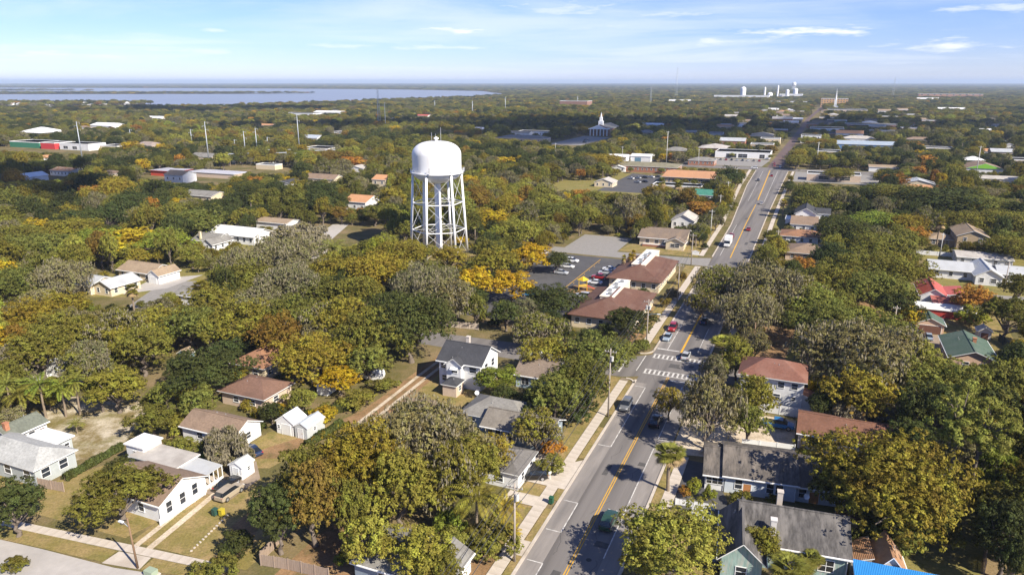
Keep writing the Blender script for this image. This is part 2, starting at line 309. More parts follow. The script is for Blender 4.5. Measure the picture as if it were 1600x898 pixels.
st_patch('lawn', [(84,-19),(84,-9.3),(147,-9.3),(147,-20),(119,-12.5),(107,-12),(98,-13)], LAWN, 0.013)
st_patch('leafy_yard', [(68,-34),(70,-9.3),(84,-9.3),(84,-20),(80,-34)], LEAFDIRT, 0.012)
st_patch('driveway', [(95.5,-7.4),(95.5,-14),(98.2,-14),(98.2,-7.4)], CONC, 0.115)
st_patch('driveway', [(101.5,-6.4),(101.5,-14.5),(111.0,-14.5),(108,-9.4),(111.0,-6.4)], CONC, 0.118)
st_patch('driveway', [(84.2,-6.4),(84.2,-9.5),(87.5,-9.5),(87.5,-6.4)], CONC, 0.117)
st_patch('leafy_bank', [(163,-24),(166,-9.9),(249,-9.9),(249,-13),(200,-13),(174,-16)], LEAFDIRT, 0.012)
st_patch('lawn', [(176,-13),(176,-9.9),(249,-9.9),(249,-13)], LAWN, 0.018)
st_patch('parking_lot', [(172,-62),(172,-31),(249,-31),(249,-62)], ASPH_D, 0.014)
for k in range(9): st_patch('parking_line', [(196+5.6*k,-41.5),(196+5.6*k,-41.3),(197+5.6*k,-41.3),(197+5.6*k,-41.5)], PAINT_Y, 0.022)
st_patch('parking_line', [(190,-42.3),(246,-42.3),(246,-42.1),(190,-42.1)], PAINT_Y, 0.022)
st_patch('parking_lot', [(259,-60),(259,-40),(285,-40),(285,-60)], MATS['pale_asphalt'], 0.02)
st_patch('lawn', [(261.5,-40),(263,-11.3),(330,-12.2),(330,-20),(300,-36)], LAWN, 0.013)
st_patch('lawn', [(395,-150),(395,-62),(480,-85),(520,-115),(480,-150)], LAWN_G, 0.012)
st_patch('parking_lot', [(405,-90),(405,-62),(480,-68),(492,-90)], ASPH_D, 0.02)
st_patch('lawn', [(345,-16),(345,-13),(530,-18.9),(530,-30)], LAWN, 0.012)
st_patch('parking_lot', [(566,-70),(566,-12),(618,-9),(618,-70)], MATS['pale_asphalt'], 0.016)
st_patch('parking_lot', [(690,-225),(690,-190),(800,-190),(815,-225)], MATS['pale_asphalt'], 0.016)
st_patch('parking_lot', [(490,12),(490,80),(545,80),(545,12)], MATS['pale_asphalt'], 0.016)
# right of the main road
st_patch('lawn', [(96,10),(104,13),(104,18.5),(88,17.5),(84,10)], LAWN, 0.012)
st_patch('sandy_lot', [(119,6.4),(133.5,6.4),(134,13),(140,20),(140,25.5),(128,25.5),(121,16)], PALESAND, 0.016)
st_patch('dark_drive', [(103,9.6),(118,9.6),(118,13),(108,17),(104,17)], ASPH_D, 0.02)
st_patch('lawn', [(97,36.5),(104,35),(113,44),(110,50),(97,47)], LAWN_G, 0.013)
st_patch('leafy_park', [(166,10.4),(166,48),(215,48),(250,30),(250,10.4)], LEAFDIRT, 0.011)
st_patch('lawn', [(168,22),(172,50),(196,46),(200,24)], LAWN_G, 0.014)
st_patch('footpath', [(176.5,34),(189,24.2),(189.6,25),(177.3,35)], CONC, 0.03)
st_patch('yard', [(195,46),(195,72),(230,74),(230,48)], LAWN, 0.013)
st_patch('driveway', [(186,49),(203,49),(203,56),(194,56),(186,54.5)], MATS['worn_drive'], 0.022)
st_patch('lawn', [(244,52),(244,110),(330,130),(330,66),(262,60)], LAWN_G, 0.012)
st_patch('street', [(243,56),(248,110),(252,110),(247,56)], MATS['pale_asphalt'], 0.026)
st_patch('lawn', [(330,10.5),(330,16),(430,16),(430,10.5)], LAWN_G, 0.012)
st_patch('lawn', [(330,60),(335,110),(380,110),(380,70)], LAWN, 0.012)
st_patch('lawn', [(140,-178),(170,-185),(215,-200),(222,-165),(185,-150),(150,-152)], LAWN_G, 0.012)
st_patch('driveway', [(150,-160),(160,-153),(176,-155),(166,-166)], MATS['pale_street'], 0.027)
st_patch('lawn', [(222,-112),(222,-84),(242,-84),(242,-112)], LAWN, 0.012)

# road markings
def stripe(name, pts, wd, m, z=0.037):
    for (a, ta), (b, tb) in zip(pts[:-1], pts[1:]):
        L_ = math.hypot(b-a, tb-ta); na, nb = -(tb-ta)/L_*wd/2, (b-a)/L_*wd/2
        st_patch(name, [(a+na,ta+nb),(b+na,tb+nb),(b-na,tb-nb),(a-na,ta-nb)], m, z)
for off in (-0.17, 0.17):
    stripe('yellow_line', [(60,off),(151,off-0.1)], 0.15, PAINT_Y)
stripe('yellow_line', [(166.5,-0.15),(250,-0.2)], 0.45, PAINT_Y)
stripe('yellow_line', [(266,-0.4),(334,-1.4),(389,-1.7)], 0.36, PAINT_Y); stripe('yellow_line', [(405,-1.9),(520,-4.2),(545,-4.8)], 0.6, PAINT_Y)
def bay(a, b): stripe('white_line', [(a,-5.6),(a,-3.4),(b,-3.4),(b,-5.6)], 0.15, PAINT_W)
bay(70, 84); bay(91.2, 98.9); bay(117.3, 144); bay(167.3, 172); bay(172.2, 186)
stripe('white_line', [(88,3.6),(119.5,3.5)], 0.15, PAINT_W); stripe('white_line', [(123,3.5),(123,5.4)], 0.15, PAINT_W); stripe('white_line', [(123,3.5),(147,3.5)], 0.15, PAINT_W)
stripe('white_line', [(168,3.4),(186,3.4)], 0.15, PAINT_W); stripe('white_line', [(200,3.4),(246,3.4)], 0.15, PAINT_W); stripe('white_line', [(268,-4.2),(330,-4.9)], 0.15, PAINT_W)
stripe('white_line', [(400,1.6),(540,0.6)], 0.18, PAINT_W); stripe('white_line', [(400,-6.4),(540,-9)], 0.15, PAINT_W); stripe('white_line', [(251,-5.9),(251,-1)], 0.5, PAINT_W)
stripe('stop_line', [(167.0,-5.7),(167.0,-0.6)], 0.45, PAINT_W); stripe('stop_line', [(149.5,0.5),(149.5,5.8)], 0.45, PAINT_W)
stripe('stop_line', [(150,-10.6),(159,-10.6)], 0.4, PAINT_W); stripe('crosswalk_edge', [(152,-7.2),(161.5,-7.2)], 0.2, PAINT_W)
def crosswalk(s0, t0, t1):
    root = thing('crosswalk', None, None, (*S(s0, (t0+t1)/2), 0.037), ROT); root['kind'] = 'structure'
    def bar(x0, x1, y0, y1):
        mb = MB(); mb.face([(x0,y0,0),(x1,y0,0),(x1,y1,0),(x0,y1,0)]); mb.build('stripe', PAINT_W, root)
    half = (t1-t0)/2
    bar(-half, half, -1.3, -1.1); bar(-half, half, 1.1, 1.3)
    for k in range(12):
        x = -half + 0.35 + k*(t1-t0-0.7)/11; bar(x-0.2, x+0.2, -1.06, 1.06)
crosswalk(152.6, -5.7, 5.9); crosswalk(162.2, -5.7, 5.9)
PATCH = mat('tar_patch', (0.085,0.08,0.077), 0.9, 0.2, 2.0); IRON = mat('manhole_iron', (0.06,0.055,0.05), 0.7, 0.2, 4)
for (s_, t_, a_, b_) in ((81,-1.8,2.4,1.2),(90,1.6,1.4,2.0),(108,-2.4,3.6,0.9),(113,2.2,1.2,1.4),(121,-1.4,1.6,1.0),(134,1.2,4.0,0.8),(142,-2.2,1.5,1.5),(156.5,-1.2,2.4,2.2),(158,3.0,1.4,1.0),(176,1.6,3.0,1.0),(197,-1.9,2.0,1.4),(224,1.8,4.0,1.0),(290,2,5,1.2),(345,-3,4,1.5)):
    st_patch('road_patch', [(s_,t_),(s_+a_,t_+.1),(s_+a_-.1,t_+b_),(s_+.05,t_+b_-.08)], PATCH, 0.0342)
for k, (s_, t_) in enumerate(((87,1.9),(124,-1.7),(157,1.0),(188,2.0))):
    mb = MB(); mb.lathe([(0.02,.0385),(.36,.0385),(.38,.033)],16); o = struct('manhole_cover', mb, IRON, (*S(s_,t_),0))
rr = random.Random(5)
for k in range(16):   # tar-sealed cracks wandering across the lanes
    s_ = 70 + k*5.4; t_ = rr.uniform(-3.2, 3.2); P = [(s_, t_)]
    for q in range(7): P.append((P[-1][0]+rr.uniform(.3,1.2), P[-1][1]+rr.uniform(-.45,.45)))
    stripe('sealed_crack', P, 0.07, PATCH, 0.0352)

# ================================================================ BUILDINGS
GALVV = mat('vent_metal', (0.30,0.30,0.30), 0.6, 0.1)
FOOT = []          # (s0, s1, t0, t1, height) of everything that stands clear of the canopy in the photograph
MARKS = []         # (phrase, x, y) landmarks for the labels of trees
_wc = {}
def win_mesh(w_, h_, fm, gm):
    k = (round(w_, 2), round(h_, 2), fm.name, gm.name)
    if k not in _wc:
        f = MB(); b = 0.09; d = 0.07
        f.box(-w_/2-b, w_/2+b, -d, 0, h_/2, h_/2+b); f.box(-w_/2-b, w_/2+b, -d-0.03, 0, -h_/2-b, -h_/2)
        f.box(-w_/2-b, -w_/2, -d, 0, -h_/2, h_/2); f.box(w_/2, w_/2+b, -d, 0, -h_/2, h_/2); f.box(-w_/2, w_/2, -d+0.01, 0, -0.035, 0.035)
        if w_ > 1.5: f.box(-0.035, 0.035, -d+0.012, 0, -h_/2, h_/2)
        g = MB(); g.box(-w_/2, w_/2, -0.03, -0.004, -h_/2, h_/2)
        _wc[k] = (f.mesh('window', fm), g.mesh('pane', gm))
    return _wc[k]
def roof_mesh(kind, x0, x1, y0, y1, h, rise, ov, mats, th=0.16):
    mb = MB(); X0, X1, Y0, Y1 = x0-ov, x1+ov, y0-ov, y1+ov
    def slab(pts, top=0, side=1):
        dn = [(p[0], p[1], p[2]-th) for p in pts]; k = len(pts)
        mb.face(pts, top); mb.face(dn[::-1], side)
        for a in range(k):
            b = (a+1) % k; mb.face([dn[a], dn[b], pts[b], pts[a]], side)
    if kind == 'flat':
        mb.box(X0, X1, Y0, Y1, h, h+0.22, 1, 0)
        return mb.mesh('roof', mats)
    if kind == 'parapet':
        mb.box(x0+.25, x1-.25, y0+.25, y1-.25, h-0.6, h-0.3, 0)
        mb.box(x0-.02, x1+.02, y0-.02, y0+.25, h-0.6, h+.1, 1); mb.box(x0-.02, x1+.02, y1-.25, y1+.02, h-.6, h+.1, 1); mb.box(x0-.02, x0+.25, y0+.25, y1-.25, h-.6, h+.1, 1); mb.box(x1-.25, x1+.02, y0+.25, y1-.25, h-.6, h+.1, 1)
        return mb.mesh('roof', mats)
    if kind == 'gx':
        ym = (y0+y1)/2; sl = rise/((y1-y0)/2); e = h - ov*sl + th; r = h + rise + th
        slab([(X0,Y0,e),(X1,Y0,e),(X1,ym,r),(X0,ym,r)]); slab([(X0,ym,r),(X1,ym,r),(X1,Y1,e),(X0,Y1,e)])
        mb.box(X0, X1, ym-0.15, ym+0.15, r-0.05, r+0.04, 0)
    elif kind == 'gy':
        xm = (x0+x1)/2; sl = rise/((x1-x0)/2); e = h - ov*sl + th; r = h + rise + th
        slab([(X0,Y1,e),(X0,Y0,e),(xm,Y0,r),(xm,Y1,r)]); slab([(xm,Y1,r),(xm,Y0,r),(X1,Y0,e),(X1,Y1,e)])
        mb.box(xm-0.15, xm+0.15, Y0, Y1, r-0.05, r+0.04, 0)
    elif kind in ('shed_f', 'shed_b', 'shed_r', 'shed_l'):
        z = {'shed_f': (0,0,1,1), 'shed_b': (1,1,0,0), 'shed_r': (1,0,0,1), 'shed_l': (0,1,1,0)}[kind]; c = [(X0,Y0),(X1,Y0),(X1,Y1),(X0,Y1)]
        slab([(p[0], p[1], h+th+rise*q) for p, q in zip(c, z)])
    elif kind == 'hip':
        W, D = X1-X0, Y1-Y0; e = h+th-0.12; r = h+rise+th
        if W >= D:
            a = (X0+D/2*0.95, (Y0+Y1)/2, r); b = (X1-D/2*0.95, (Y0+Y1)/2, r)
            F4 = [[(X0,Y0,e),(X1,Y0,e),b,a], [(X1,Y1,e),(X0,Y1,e),a,b], [(X0,Y1,e),(X0,Y0,e),a], [(X1,Y0,e),(X1,Y1,e),b]]
        else:
            a = ((X0+X1)/2, Y0+W/2*0.95, r); b = ((X0+X1)/2, Y1-W/2*0.95, r)
            F4 = [[(X0,Y0,e),(X1,Y0,e),a], [(X1,Y0,e),(X1,Y1,e),b,a], [(X1,Y1,e),(X0,Y1,e),b], [(X0,Y1,e),(X0,Y0,e),a,b]]
        for f in F4: mb.face(f, 0)
        mb.face([(X0,Y1,e-th),(X1,Y1,e-th),(X1,Y0,e-th),(X0,Y0,e-th)], 1)
        for p, q in (((X0,Y0),(X1,Y0)),((X1,Y0),(X1,Y1)),((X1,Y1),(X0,Y1)),((X0,Y1),(X0,Y0))): mb.face([(p[0],p[1],e-th),(q[0],q[1],e-th),(q[0],q[1],e),(p[0],p[1],e)], 1)
    return mb.mesh('roof', mats)
def block(root, cx, cy, t0, t1, s0, s1, h, roof, rise, wm_, rm, z0=0.0, ov=0.4, win='auto', doors=(), chim=None, fm=None, gm=None, storeys=1, trim=None, ww=1.0, wh=1.3, gap=3.0, sides='frl', roofname='roof'):
    x0, x1, y0, y1 = t0-cx, t1-cx, s0-cy, s1-cy; fm = fm or TRIM; gm = gm or GLASS
    mb = MB(); top = h - (0.3 if roof == 'parapet' else 0)
    mb.box(x0, x1, y0, y1, z0, top)
    if roof == 'gx':
        for x, o in ((x0, 1), (x1, 0)):
            p = [(x,y0,h),(x,y1,h),(x,(y0+y1)/2,h+rise)]; mb.face(p[::-1] if o else p)
    if roof == 'gy':
        for y, o in ((y0, 0), (y1, 1)):
            p = [(x0,y,h),(x1,y,h),((x0+x1)/2,y,h+rise)]; mb.face(p[::-1] if o else p)
    if roof.startswith('shed'):
        z = {'shed_f': (0,0,1,1), 'shed_b': (1,1,0,0), 'shed_r': (1,0,0,1), 'shed_l': (0,1,1,0)}[roof]; c = [(x0,y0),(x1,y0),(x1,y1),(x0,y1)]
        for a in range(4):
            b = (a+1) % 4; mb.face([(c[a][0],c[a][1],h),(c[b][0],c[b][1],h),(c[b][0],c[b][1],h+rise*z[b]),(c[a][0],c[a][1],h+rise*z[a])])
    wo_ = mb.build('wall', wm_, root)
    ro = put(roofname, roof_mesh(roof, x0, x1, y0, y1, h, rise, 0 if roof == 'parapet' else ov, [rm, trim or TRIM]), root)
    if chim:
        for (ct, cs, ch, cm) in chim:
            m_ = MB(); X, Y = ct-cx, cs-cy; m_.box(X-.35, X+.35, Y-.35, Y+.35, h-0.3, ch-0.15); m_.box(X-.42, X+.42, Y-.42, Y+.42, ch-0.15, ch); m_.build('chimney', cm, ro)
    if roof in ('gx', 'gy', 'hip') and s0 < 300 and rise > 0.7:
        vr = random.Random(int(s0*10+t0*7)); dpt = y1-y0
        for q in range(2 if (x1-x0) > 6 else 1):
            if roof == 'gy': X = x0+(x1-x0)*vr.choice((.3,.7)); Y = y0+dpt*vr.uniform(.3,.8); Z = h+rise*.6
            else: X = x0+(x1-x0)*vr.uniform(.35,.65); Y = y0+dpt*vr.choice((.33,.36,.64)); Z = h+rise*.62
            m_ = MB(); m_.tube((X,Y,Z-.3),(X,Y,Z+.5),.07,.07,8); m_.tube((X,Y,Z+.02),(X,Y,Z+.1),.2,.12,8); m_.build('vent_pipe', GALVV, ro)
    if roof == 'gx' and s0 < 300 and h < 7:
        m_ = MB(); sl = rise/((y1-y0)/2); ez = h-ov*sl; m_.box(x0-ov, x1+ov, y0-ov-.13, y0-ov-.01, ez-.02, ez+.11); m_.build('gutter', TRIM, ro); m_ = MB(); m_.box(x1-.1, x1, y0-.12, y0-.02, z0+.1, h-.1); m_.build('downspout', TRIM, wo_)
    if roof == 'gy' and s0 < 300 and h < 7:
        m_ = MB(); sl = rise/((x1-x0)/2); ez = h-ov*sl; m_.box(x1+ov+.01, x1+ov+.13, y0-ov, y1+ov, ez-.02, ez+.11); m_.build('gutter', TRIM, ro); m_ = MB(); m_.box(x0-ov-.13, x0-ov-.01, y0-ov, y1+ov, ez-.02, ez+.11); m_.build('gutter', TRIM, ro)
    SD = {'f': ((x0,x1), lambda u: (u, y0), 0.0), 'b': ((x0,x1), lambda u: (u, y1), math.pi), 'r': ((y0,y1), lambda u: (x1, u), math.pi/2), 'l': ((y0,y1), lambda u: (x0, u), -math.pi/2)}
    items = []
    if win == 'auto':
        for sd in sides:
            (a, b), fn, rz = SD[sd]; L_ = b-a; n_ = max(1, int(L_/gap))
            for st in range(storeys):
                zc = z0 + (h-z0)*(st+0.56)/storeys
                for k in range(n_):
                    if sd == 'f' and st == 0 and any(abs(a+(k+.5)*L_/n_ - (d[1]-cx)) < (d[2]/2+ww/2+.15) for d in doors if d[0] == 'f'): continue
                    if sd == 'r' and st == 0 and any(abs(a+(k+.5)*L_/n_ - (d[1]-cy)) < (d[2]/2+ww/2+.15) for d in doors if d[0] == 'r'): continue
                    items.append((sd, a+(k+.5)*L_/n_, zc, ww, min(wh, (h-z0)/storeys*.55)))
    else:
        for (sd, u, zc, w_, h_) in win or (): items.append((sd, u-(cx if sd in 'fb' else cy), zc, w_, h_))
    for (sd, u, zc, w_, h_) in items:
        f, g = win_mesh(w_, h_, fm, gm); rg, fn, rz = SD[sd]; p = fn(u)
        o = put('window', f, root, (p[0], p[1], zc), rz); put('pane', g, o)
    for (sd, u, w_, h_, dm) in doors:
        u = u-(cx if sd in 'fb' else cy); rg, fn, rz = SD[sd]; p = fn(u); m_ = MB(); m_.box(-w_/2, w_/2, -0.05, -0.003, 0.05, h_); q = m_.build('door', dm, root, (p[0], p[1], z0), rz)
        m_ = MB(); m_.box(-w_/2-.1, -w_/2, -0.07, -0.003, 0.0, h_+.1); m_.box(w_/2, w_/2+.1, -0.07, -0.003, 0, h_+.1); m_.box(-w_/2, w_/2, -0.07, -0.003, h_, h_+.1); m_.build('door_frame', fm, q)
        if w_ < 1.3:
            m_ = MB(); m_.box(w_/2-.16, w_/2-.1, -0.1, -0.05, 0.95, 1.1); m_.build('handle', mat('brass', (0.4,0.3,0.12), 0.4), q)
    return wo_, ro
def building(name, label, cat, blocks, mark=None, rot=0.0, group=None, keep=True):
    b0 = blocks[0]; cx = (b0['t0']+b0['t1'])/2; cy = (b0['s0']+b0['s1'])/2; X, Y = S(cy, cx)
    root = thing(name, label, cat, (X, Y, 0.0), ROT + math.radians(rot), group)
    for b in blocks:
        b = dict(b); block(root, cx, cy, **b)
        if keep: FOOT.append((b['s0'], b['s1'], b['t0'], b['t1'], b['h']))
    if mark: MARKS.append((mark, X, Y))
    return root, cx, cy
def B(t0, t1, s0, s1, h, roof, rise, wm_, rm, **k): return dict(t0=t0, t1=t1, s0=s0, s1=s1, h=h, roof=roof, rise=rise, wm_=wm_, rm=rm, **k)
def siding(name, col, **k): return mat(name, col, 0.7, 0.08, 1.0, big=0.35, rib=('Z', 2.6, 0.15), stain=tuple(c*0.72 for c in col), stain_amt=0.35, **k)
W_WHITE = siding('white_siding', (0.72,0.72,0.71)); W_GREY = siding('pale_grey_siding', (0.42,0.45,0.44)); W_CREAM = mat('cream_stucco', (0.62,0.52,0.36), 0.85, 0.08, 1)
W_TAN = mat('tan_stucco', (0.42,0.32,0.20), 0.9, 0.1, 1); W_BLUE = siding('pale_blue_siding', (0.40,0.50,0.56)); W_BRICK = mat('red_brick', (0.33,0.15,0.09), 0.9, 0.2, 3, bump=0.2)
W_BEIGE = mat('beige_block', (0.55,0.43,0.33), 0.9, 0.1, 1.2); W_TEAL = mat('weathered_teal_boards', (0.26,0.36,0.32), 0.85, 0.25, 1.2, big=0.8, stain=(0.42,0.42,0.37), stain_amt=0.8, stretch=(4,4,0.7))
R_LGREY = roofm('light_grey_shingle', (0.38,0.38,0.36), 0.12); R_GREY = roofm('grey_shingle', (0.215,0.205,0.185), 0.18, (0.13,0.12,0.105), 0.6); R_DARK = roofm('charcoal_shingle', (0.055,0.056,0.062), 0.25)
R_MID = mat('weathered_dark_shingle', (0.098,0.086,0.075), 0.92, 0.42, 2.0, big=0.5, bump=0.5, stain=(0.20,0.17,0.14), stain_amt=0.8, stretch=(1.6,0.35,1)); R_BROWN = roofm('brown_shingle', (0.235,0.165,0.115), 0.18, (0.16,0.115,0.085), 0.5); R_ORANGE = roofm('orange_brown_shingle', (0.27,0.140,0.078), 0.2, (0.18,0.10,0.062), 0.7)
R_TILE = roofm('brown_tile', (0.130,0.066,0.047), 0.2, (0.175,0.105,0.078), 0.55); R_RED = metal_roof('red_metal', (0.48,0.10,0.065)); R_GREEN = roofm('green_shingle', (0.075,0.115,0.085), 0.18, (0.11,0.14,0.115), 0.5)
R_REDBR = roofm('red_brown_shingle', (0.185,0.083,0.058), 0.2, (0.25,0.135,0.10), 0.55); R_WHITE = mat('white_membrane', (0.76,0.75,0.72), 0.6, 0.05, 0.5, big=0.2, stain=(0.55,0.53,0.48), stain_amt=0.3)
R_METAL = metal_roof('galvanised_roof', (0.46,0.47,0.47)); R_RUST = mat('rusty_metal', (0.32,0.17,0.09), 0.8, 0.25, 1, big=0.5, rib=('X', 1.6, 0.5), stain=(0.42,0.36,0.30), stain_amt=0.7); R_TAN = roofm('tan_shingle', (0.30,0.225,0.15), 0.15, (0.22,0.16,0.11), 0.5)
R_GFLAT = mat('grey_flat_roof', (0.42,0.39,0.35), 0.9, 0.12, 0.8, big=0.3, stain=(0.28,0.25,0.22), stain_amt=0.6); R_TERRA = mat('terracotta_roof', (0.46,0.24,0.12), 0.9, 0.1, 0.5, big=0.1, stain=(0.38,0.2,0.11), stain_amt=0.5)
D_WHITE = mat('white_door', (0.68,0.68,0.66), 0.5, 0.04); D_BROWN = mat('brown_door', (0.16,0.075,0.05), 0.6, 0.1); D_BLUE = mat('blue_door', (0.12,0.22,0.3), 0.5, 0.05); PLY = mat('plywood', (0.42,0.19,0.07), 0.8, 0.12, 2)
DARKOPEN = mat('dark_screen', (0.025,0.024,0.022), 0.8, 0.2); BRICKCH = mat('chimney_brick', (0.40,0.18,0.10), 0.9, 0.2, 4); STUCCOCH = mat('chimney_stucco', (0.52,0.46,0.40), 0.9, 0.1, 3)

# --- foreground left
building('house', 'pale grey-sided house with light grey hip roof at the left edge of the frame', 'house', [
    B(-97,-81.5,70.7,77.3,3.0,'hip',1.5,W_GREY,R_LGREY, win=[('r',72.3,1.75,1.3,1.5),('r',75.2,1.75,1.3,1.5),('f',-83.4,1.75,1.5,1.5),('f',-88,1.75,1.5,1.5),('f',-93,1.75,1.5,1.5)]),
    B(-92.3,-86,77.3,80.1,3.1,'flat',0,W_GREY,R_WHITE, win=[('r',78.7,1.9,1.6,1.0)])], 'the light grey house at the left edge')
building('cottage', 'narrow white cottage with dark grey-green roof and orange brick chimney behind the light grey house', 'house', [
    B(-101,-95.7,76.2,82.5,2.9,'gy',1.1,W_WHITE,roofm('grey_green_shingle',(0.15,0.16,0.125)), chim=[(-97.3,76.9,5.0,BRICKCH)], doors=[('r',81.6,0.9,2.05,D_BROWN)], win=[('r',77.8,1.7,1.0,1.1),('r',79.8,1.7,1.0,1.1)])])
root, cx, cy = building('house', 'white house with brown gabled front and long grey metal roof beside the two-track drive', 'house', [
    B(-67,-56.3,71.4,79.6,2.9,'gx',1.9,W_WHITE,R_BROWN, win=[('r',72.9,1.7,0.95,1.7),('r',75.3,1.7,0.95,1.7),('r',77.6,1.9,0.95,1.7),('f',-60,1.7,1.0,1.5)]),
    B(-71.2,-61.9,79.6,83.6,3.0,'flat',0,W_WHITE,R_GFLAT, win=[('r',82,1.7,1.0,1.2)]),
    B(-74,-70.2,80.8,84.3,3.9,'flat',0,W_WHITE,R_WHITE, win=[('f',-72,2.6,1.0,0.9)], ov=0.25)], 'the white house with the brown gable')
# screened porch of that house
m_ = MB(); m_.face([(-61.9-cx,79.7-cy,2.95),(-56.4-cx,79.7-cy,2.75),(-56.4-cx,83.4-cy,2.75),(-61.9-cx,83.4-cy,2.95)]); m_.face([(-61.9-cx,83.4-cy,2.83),(-56.4-cx,83.4-cy,2.63),(-56.4-cx,79.7-cy,2.63),(-61.9-cx,79.7-cy,2.83)])
m_.face([(-56.4-cx,79.7-cy,2.63),(-56.4-cx,83.4-cy,2.63),(-56.4-cx,83.4-cy,2.75),(-56.4-cx,79.7-cy,2.75)]); m_.build('porch_roof', R_METAL, root)
for q in range(5):
    m_ = MB(); y = 79.85 + q*0.86 - cy; m_.box(-56.6-cx, -56.48-cx, y-.06, y+.06, 0, 2.63); m_.build('porch_post', TRIM, root)
m_ = MB(); m_.box(-61.8-cx, -56.7-cx, 79.9-cy, 83.2-cy, 0.05, 0.35); m_.build('porch_floor', CONC, root)
m_ = MB(); m_.box(-56.57-cx, -56.51-cx, 79.9-cy, 83.2-cy, 0.36, 0.9); m_.build('porch_rail', TRIM, root)
FOOT.append((79.6,83.4,-62,-56.4,2.7))
MARKS.append(('the two-track drive', *S(72, -55)))
building('house', 'low house with brown-grey gabled roof behind the white house and hedge', 'house', [B(-73,-61.5,91,97.4,2.7,'gx',1.6,W_WHITE,R_BROWN, win=[('r',94.2,1.5,1.4,1.1),('f',-64,1.5,1.2,1.1),('f',-69,1.5,1.2,1.1)])], 'the low brown-grey house')
building('storage_shed', 'small white gabled shed by the parked black car', 'shed', [B(-56.2,-53.8,84.5,87.2,2.2,'gy',0.6,W_WHITE,R_METAL, win=[('r',86,1.4,0.5,0.6)], doors=[('f',-55,1.1,1.9,D_WHITE)], ov=0.12)], 'the small white shed')
building('storage_shed', 'white barn-style shed, left of the two sheds standing side by side', 'shed', [B(-59.5,-55.9,99.2,102.8,2.4,'gy',1.2,W_WHITE,R_WHITE, doors=[('f',-57.4,1.8,2.0,D_WHITE)], win=[('f',-59.0,1.4,0.5,0.6)], ov=0.12)], 'the pair of sheds')
building('storage_shed', 'grey metal shed, right of the two sheds standing side by side', 'shed', [B(-55.4,-52.8,99.1,104,2.2,'gy',0.7,mat('grey_metal_wall',(0.48,0.50,0.49),0.5,0.06,rib=('X',2,0.3)),metal_roof('blue_grey_metal',(0.42,0.46,0.50)), doors=[('f',-54.2,1.0,1.85,D_WHITE)], win=[('r',101.2,1.3,0.6,0.6)], ov=0.1)])
building('house', 'peach house with big orange-brown hip roof among the oaks', 'house', [B(-85.5,-77.2,116.2,127,3.0,'hip',2.3,W_CREAM,R_ORANGE, win=[('r',118,1.6,1.2,1.2),('r',121.5,1.6,1.2,1.2),('f',-79.5,1.6,1.2,1.2),('f',-83,1.6,1.2,1.2)], ov=0.6)], 'the orange hip-roofed house')
building('house', 'low beige house with brown hip roof below the orange hip-roofed house', 'house', [B(-77.5,-67.2,104.8,112.5,2.8,'hip',1.7,W_BEIGE,roofm('mauve_brown_shingle',(0.175,0.10,0.07),0.2), win=[('f',-70,1.5,1.2,1.1),('f',-74,1.5,1.2,1.1),('r',108,1.5,1.2,1.1)], ov=0.6)])
building('garden_shed', 'tiny white shed with grey roof left of the rounded trailer', 'shed', [B(-63.2,-60.8,115.3,118.2,2.3,'gy',0.5,W_WHITE,R_GREY, win=[('r',116.7,1.4,0.6,0.8)], doors=[('f',-62,0.8,1.85,D_WHITE)], ov=0.15)], 'the tiny white shed')
building('playhouse', 'small blue-grey playhouse at the edge of the sandy yard', 'shed', [B(-102,-99.6,117,119.2,2.3,'gy',0.8,mat('slate_blue_boards',(0.16,0.24,0.26),0.8,0.1),R_TAN, win=[('r',118,1.4,0.6,0.6)], ov=0.2)])

root, cx, cy = building('house', 'white two-storey house with charcoal gabled roof and stucco chimney', 'house', [
    B(-43,-33.6,129.2,137.6,5.6,'gx',2.5,W_WHITE,R_DARK, storeys=2, win=[('r',131.8,4.3,1.3,1.5),('r',135.0,4.3,1.3,1.5),('r',132.5,1.6,1.1,1.4),('f',-42,4.3,1.0,1.1),('f',-35.3,4.3,1.5,1.2),('f',-41.8,1.7,1.0,1.2),('l',131,4.2,1,1.2),('l',135,4.2,1,1.2)], chim=[(-38.5,133.8,9.6,STUCCOCH)], ov=0.5),
    B(-40.6,-37.4,127.9,129.25,5.5,'gy',1.2,W_WHITE,R_DARK, win=[('f',-38.8,4.3,1.3,1.1)], ov=0.35),
    B(-39.8,-36.8,124.6,127.9,2.5,'hip',0.9,W_BEIGE,R_DARK, win=[('r',126.2,1.5,0.9,1.0)], ov=0.3)], 'the white two-storey house with the charcoal roof')
m_ = MB(); m_.face([(-39.6-cx,127.2-cy,4.55),(-38.0-cx,127.2-cy,4.55),(-38.0-cx,127.88-cy,4.95),(-39.6-cx,127.88-cy,4.95)]); m_.build('awning', mat('awning_white',(0.7,0.72,0.74),0.6,0.05), root)
root, cx, cy = building('bungalow', 'long blue-grey bungalow with weathered grey roof beside the main road lawn', 'house', [
    B(-30.2,-18.0,114.0,122,2.9,'hip',2.0,W_BLUE,R_GREY, win=[('f',-28,1.6,1.0,1.2)]),
    B(-24.6,-12.5,111.3,118.2,2.9,'gx',1.6,mat('slate_blue_wall',(0.24,0.29,0.33),0.7,0.08),roofm('worn_grey_shingle',(0.175,0.155,0.13),0.22,(0.25,0.225,0.19),0.6), win=[('f',-23.3,1.6,0.9,1.5),('f',-21.9,1.6,0.9,1.5),('f',-19.5,1.6,0.9,1.5),('f',-16,1.6,0.9,1.5),('r',113,1.6,1.4,1.4),('r',116.2,1.6,1.4,1.4)], ov=0.55)], 'the blue-grey bungalow')
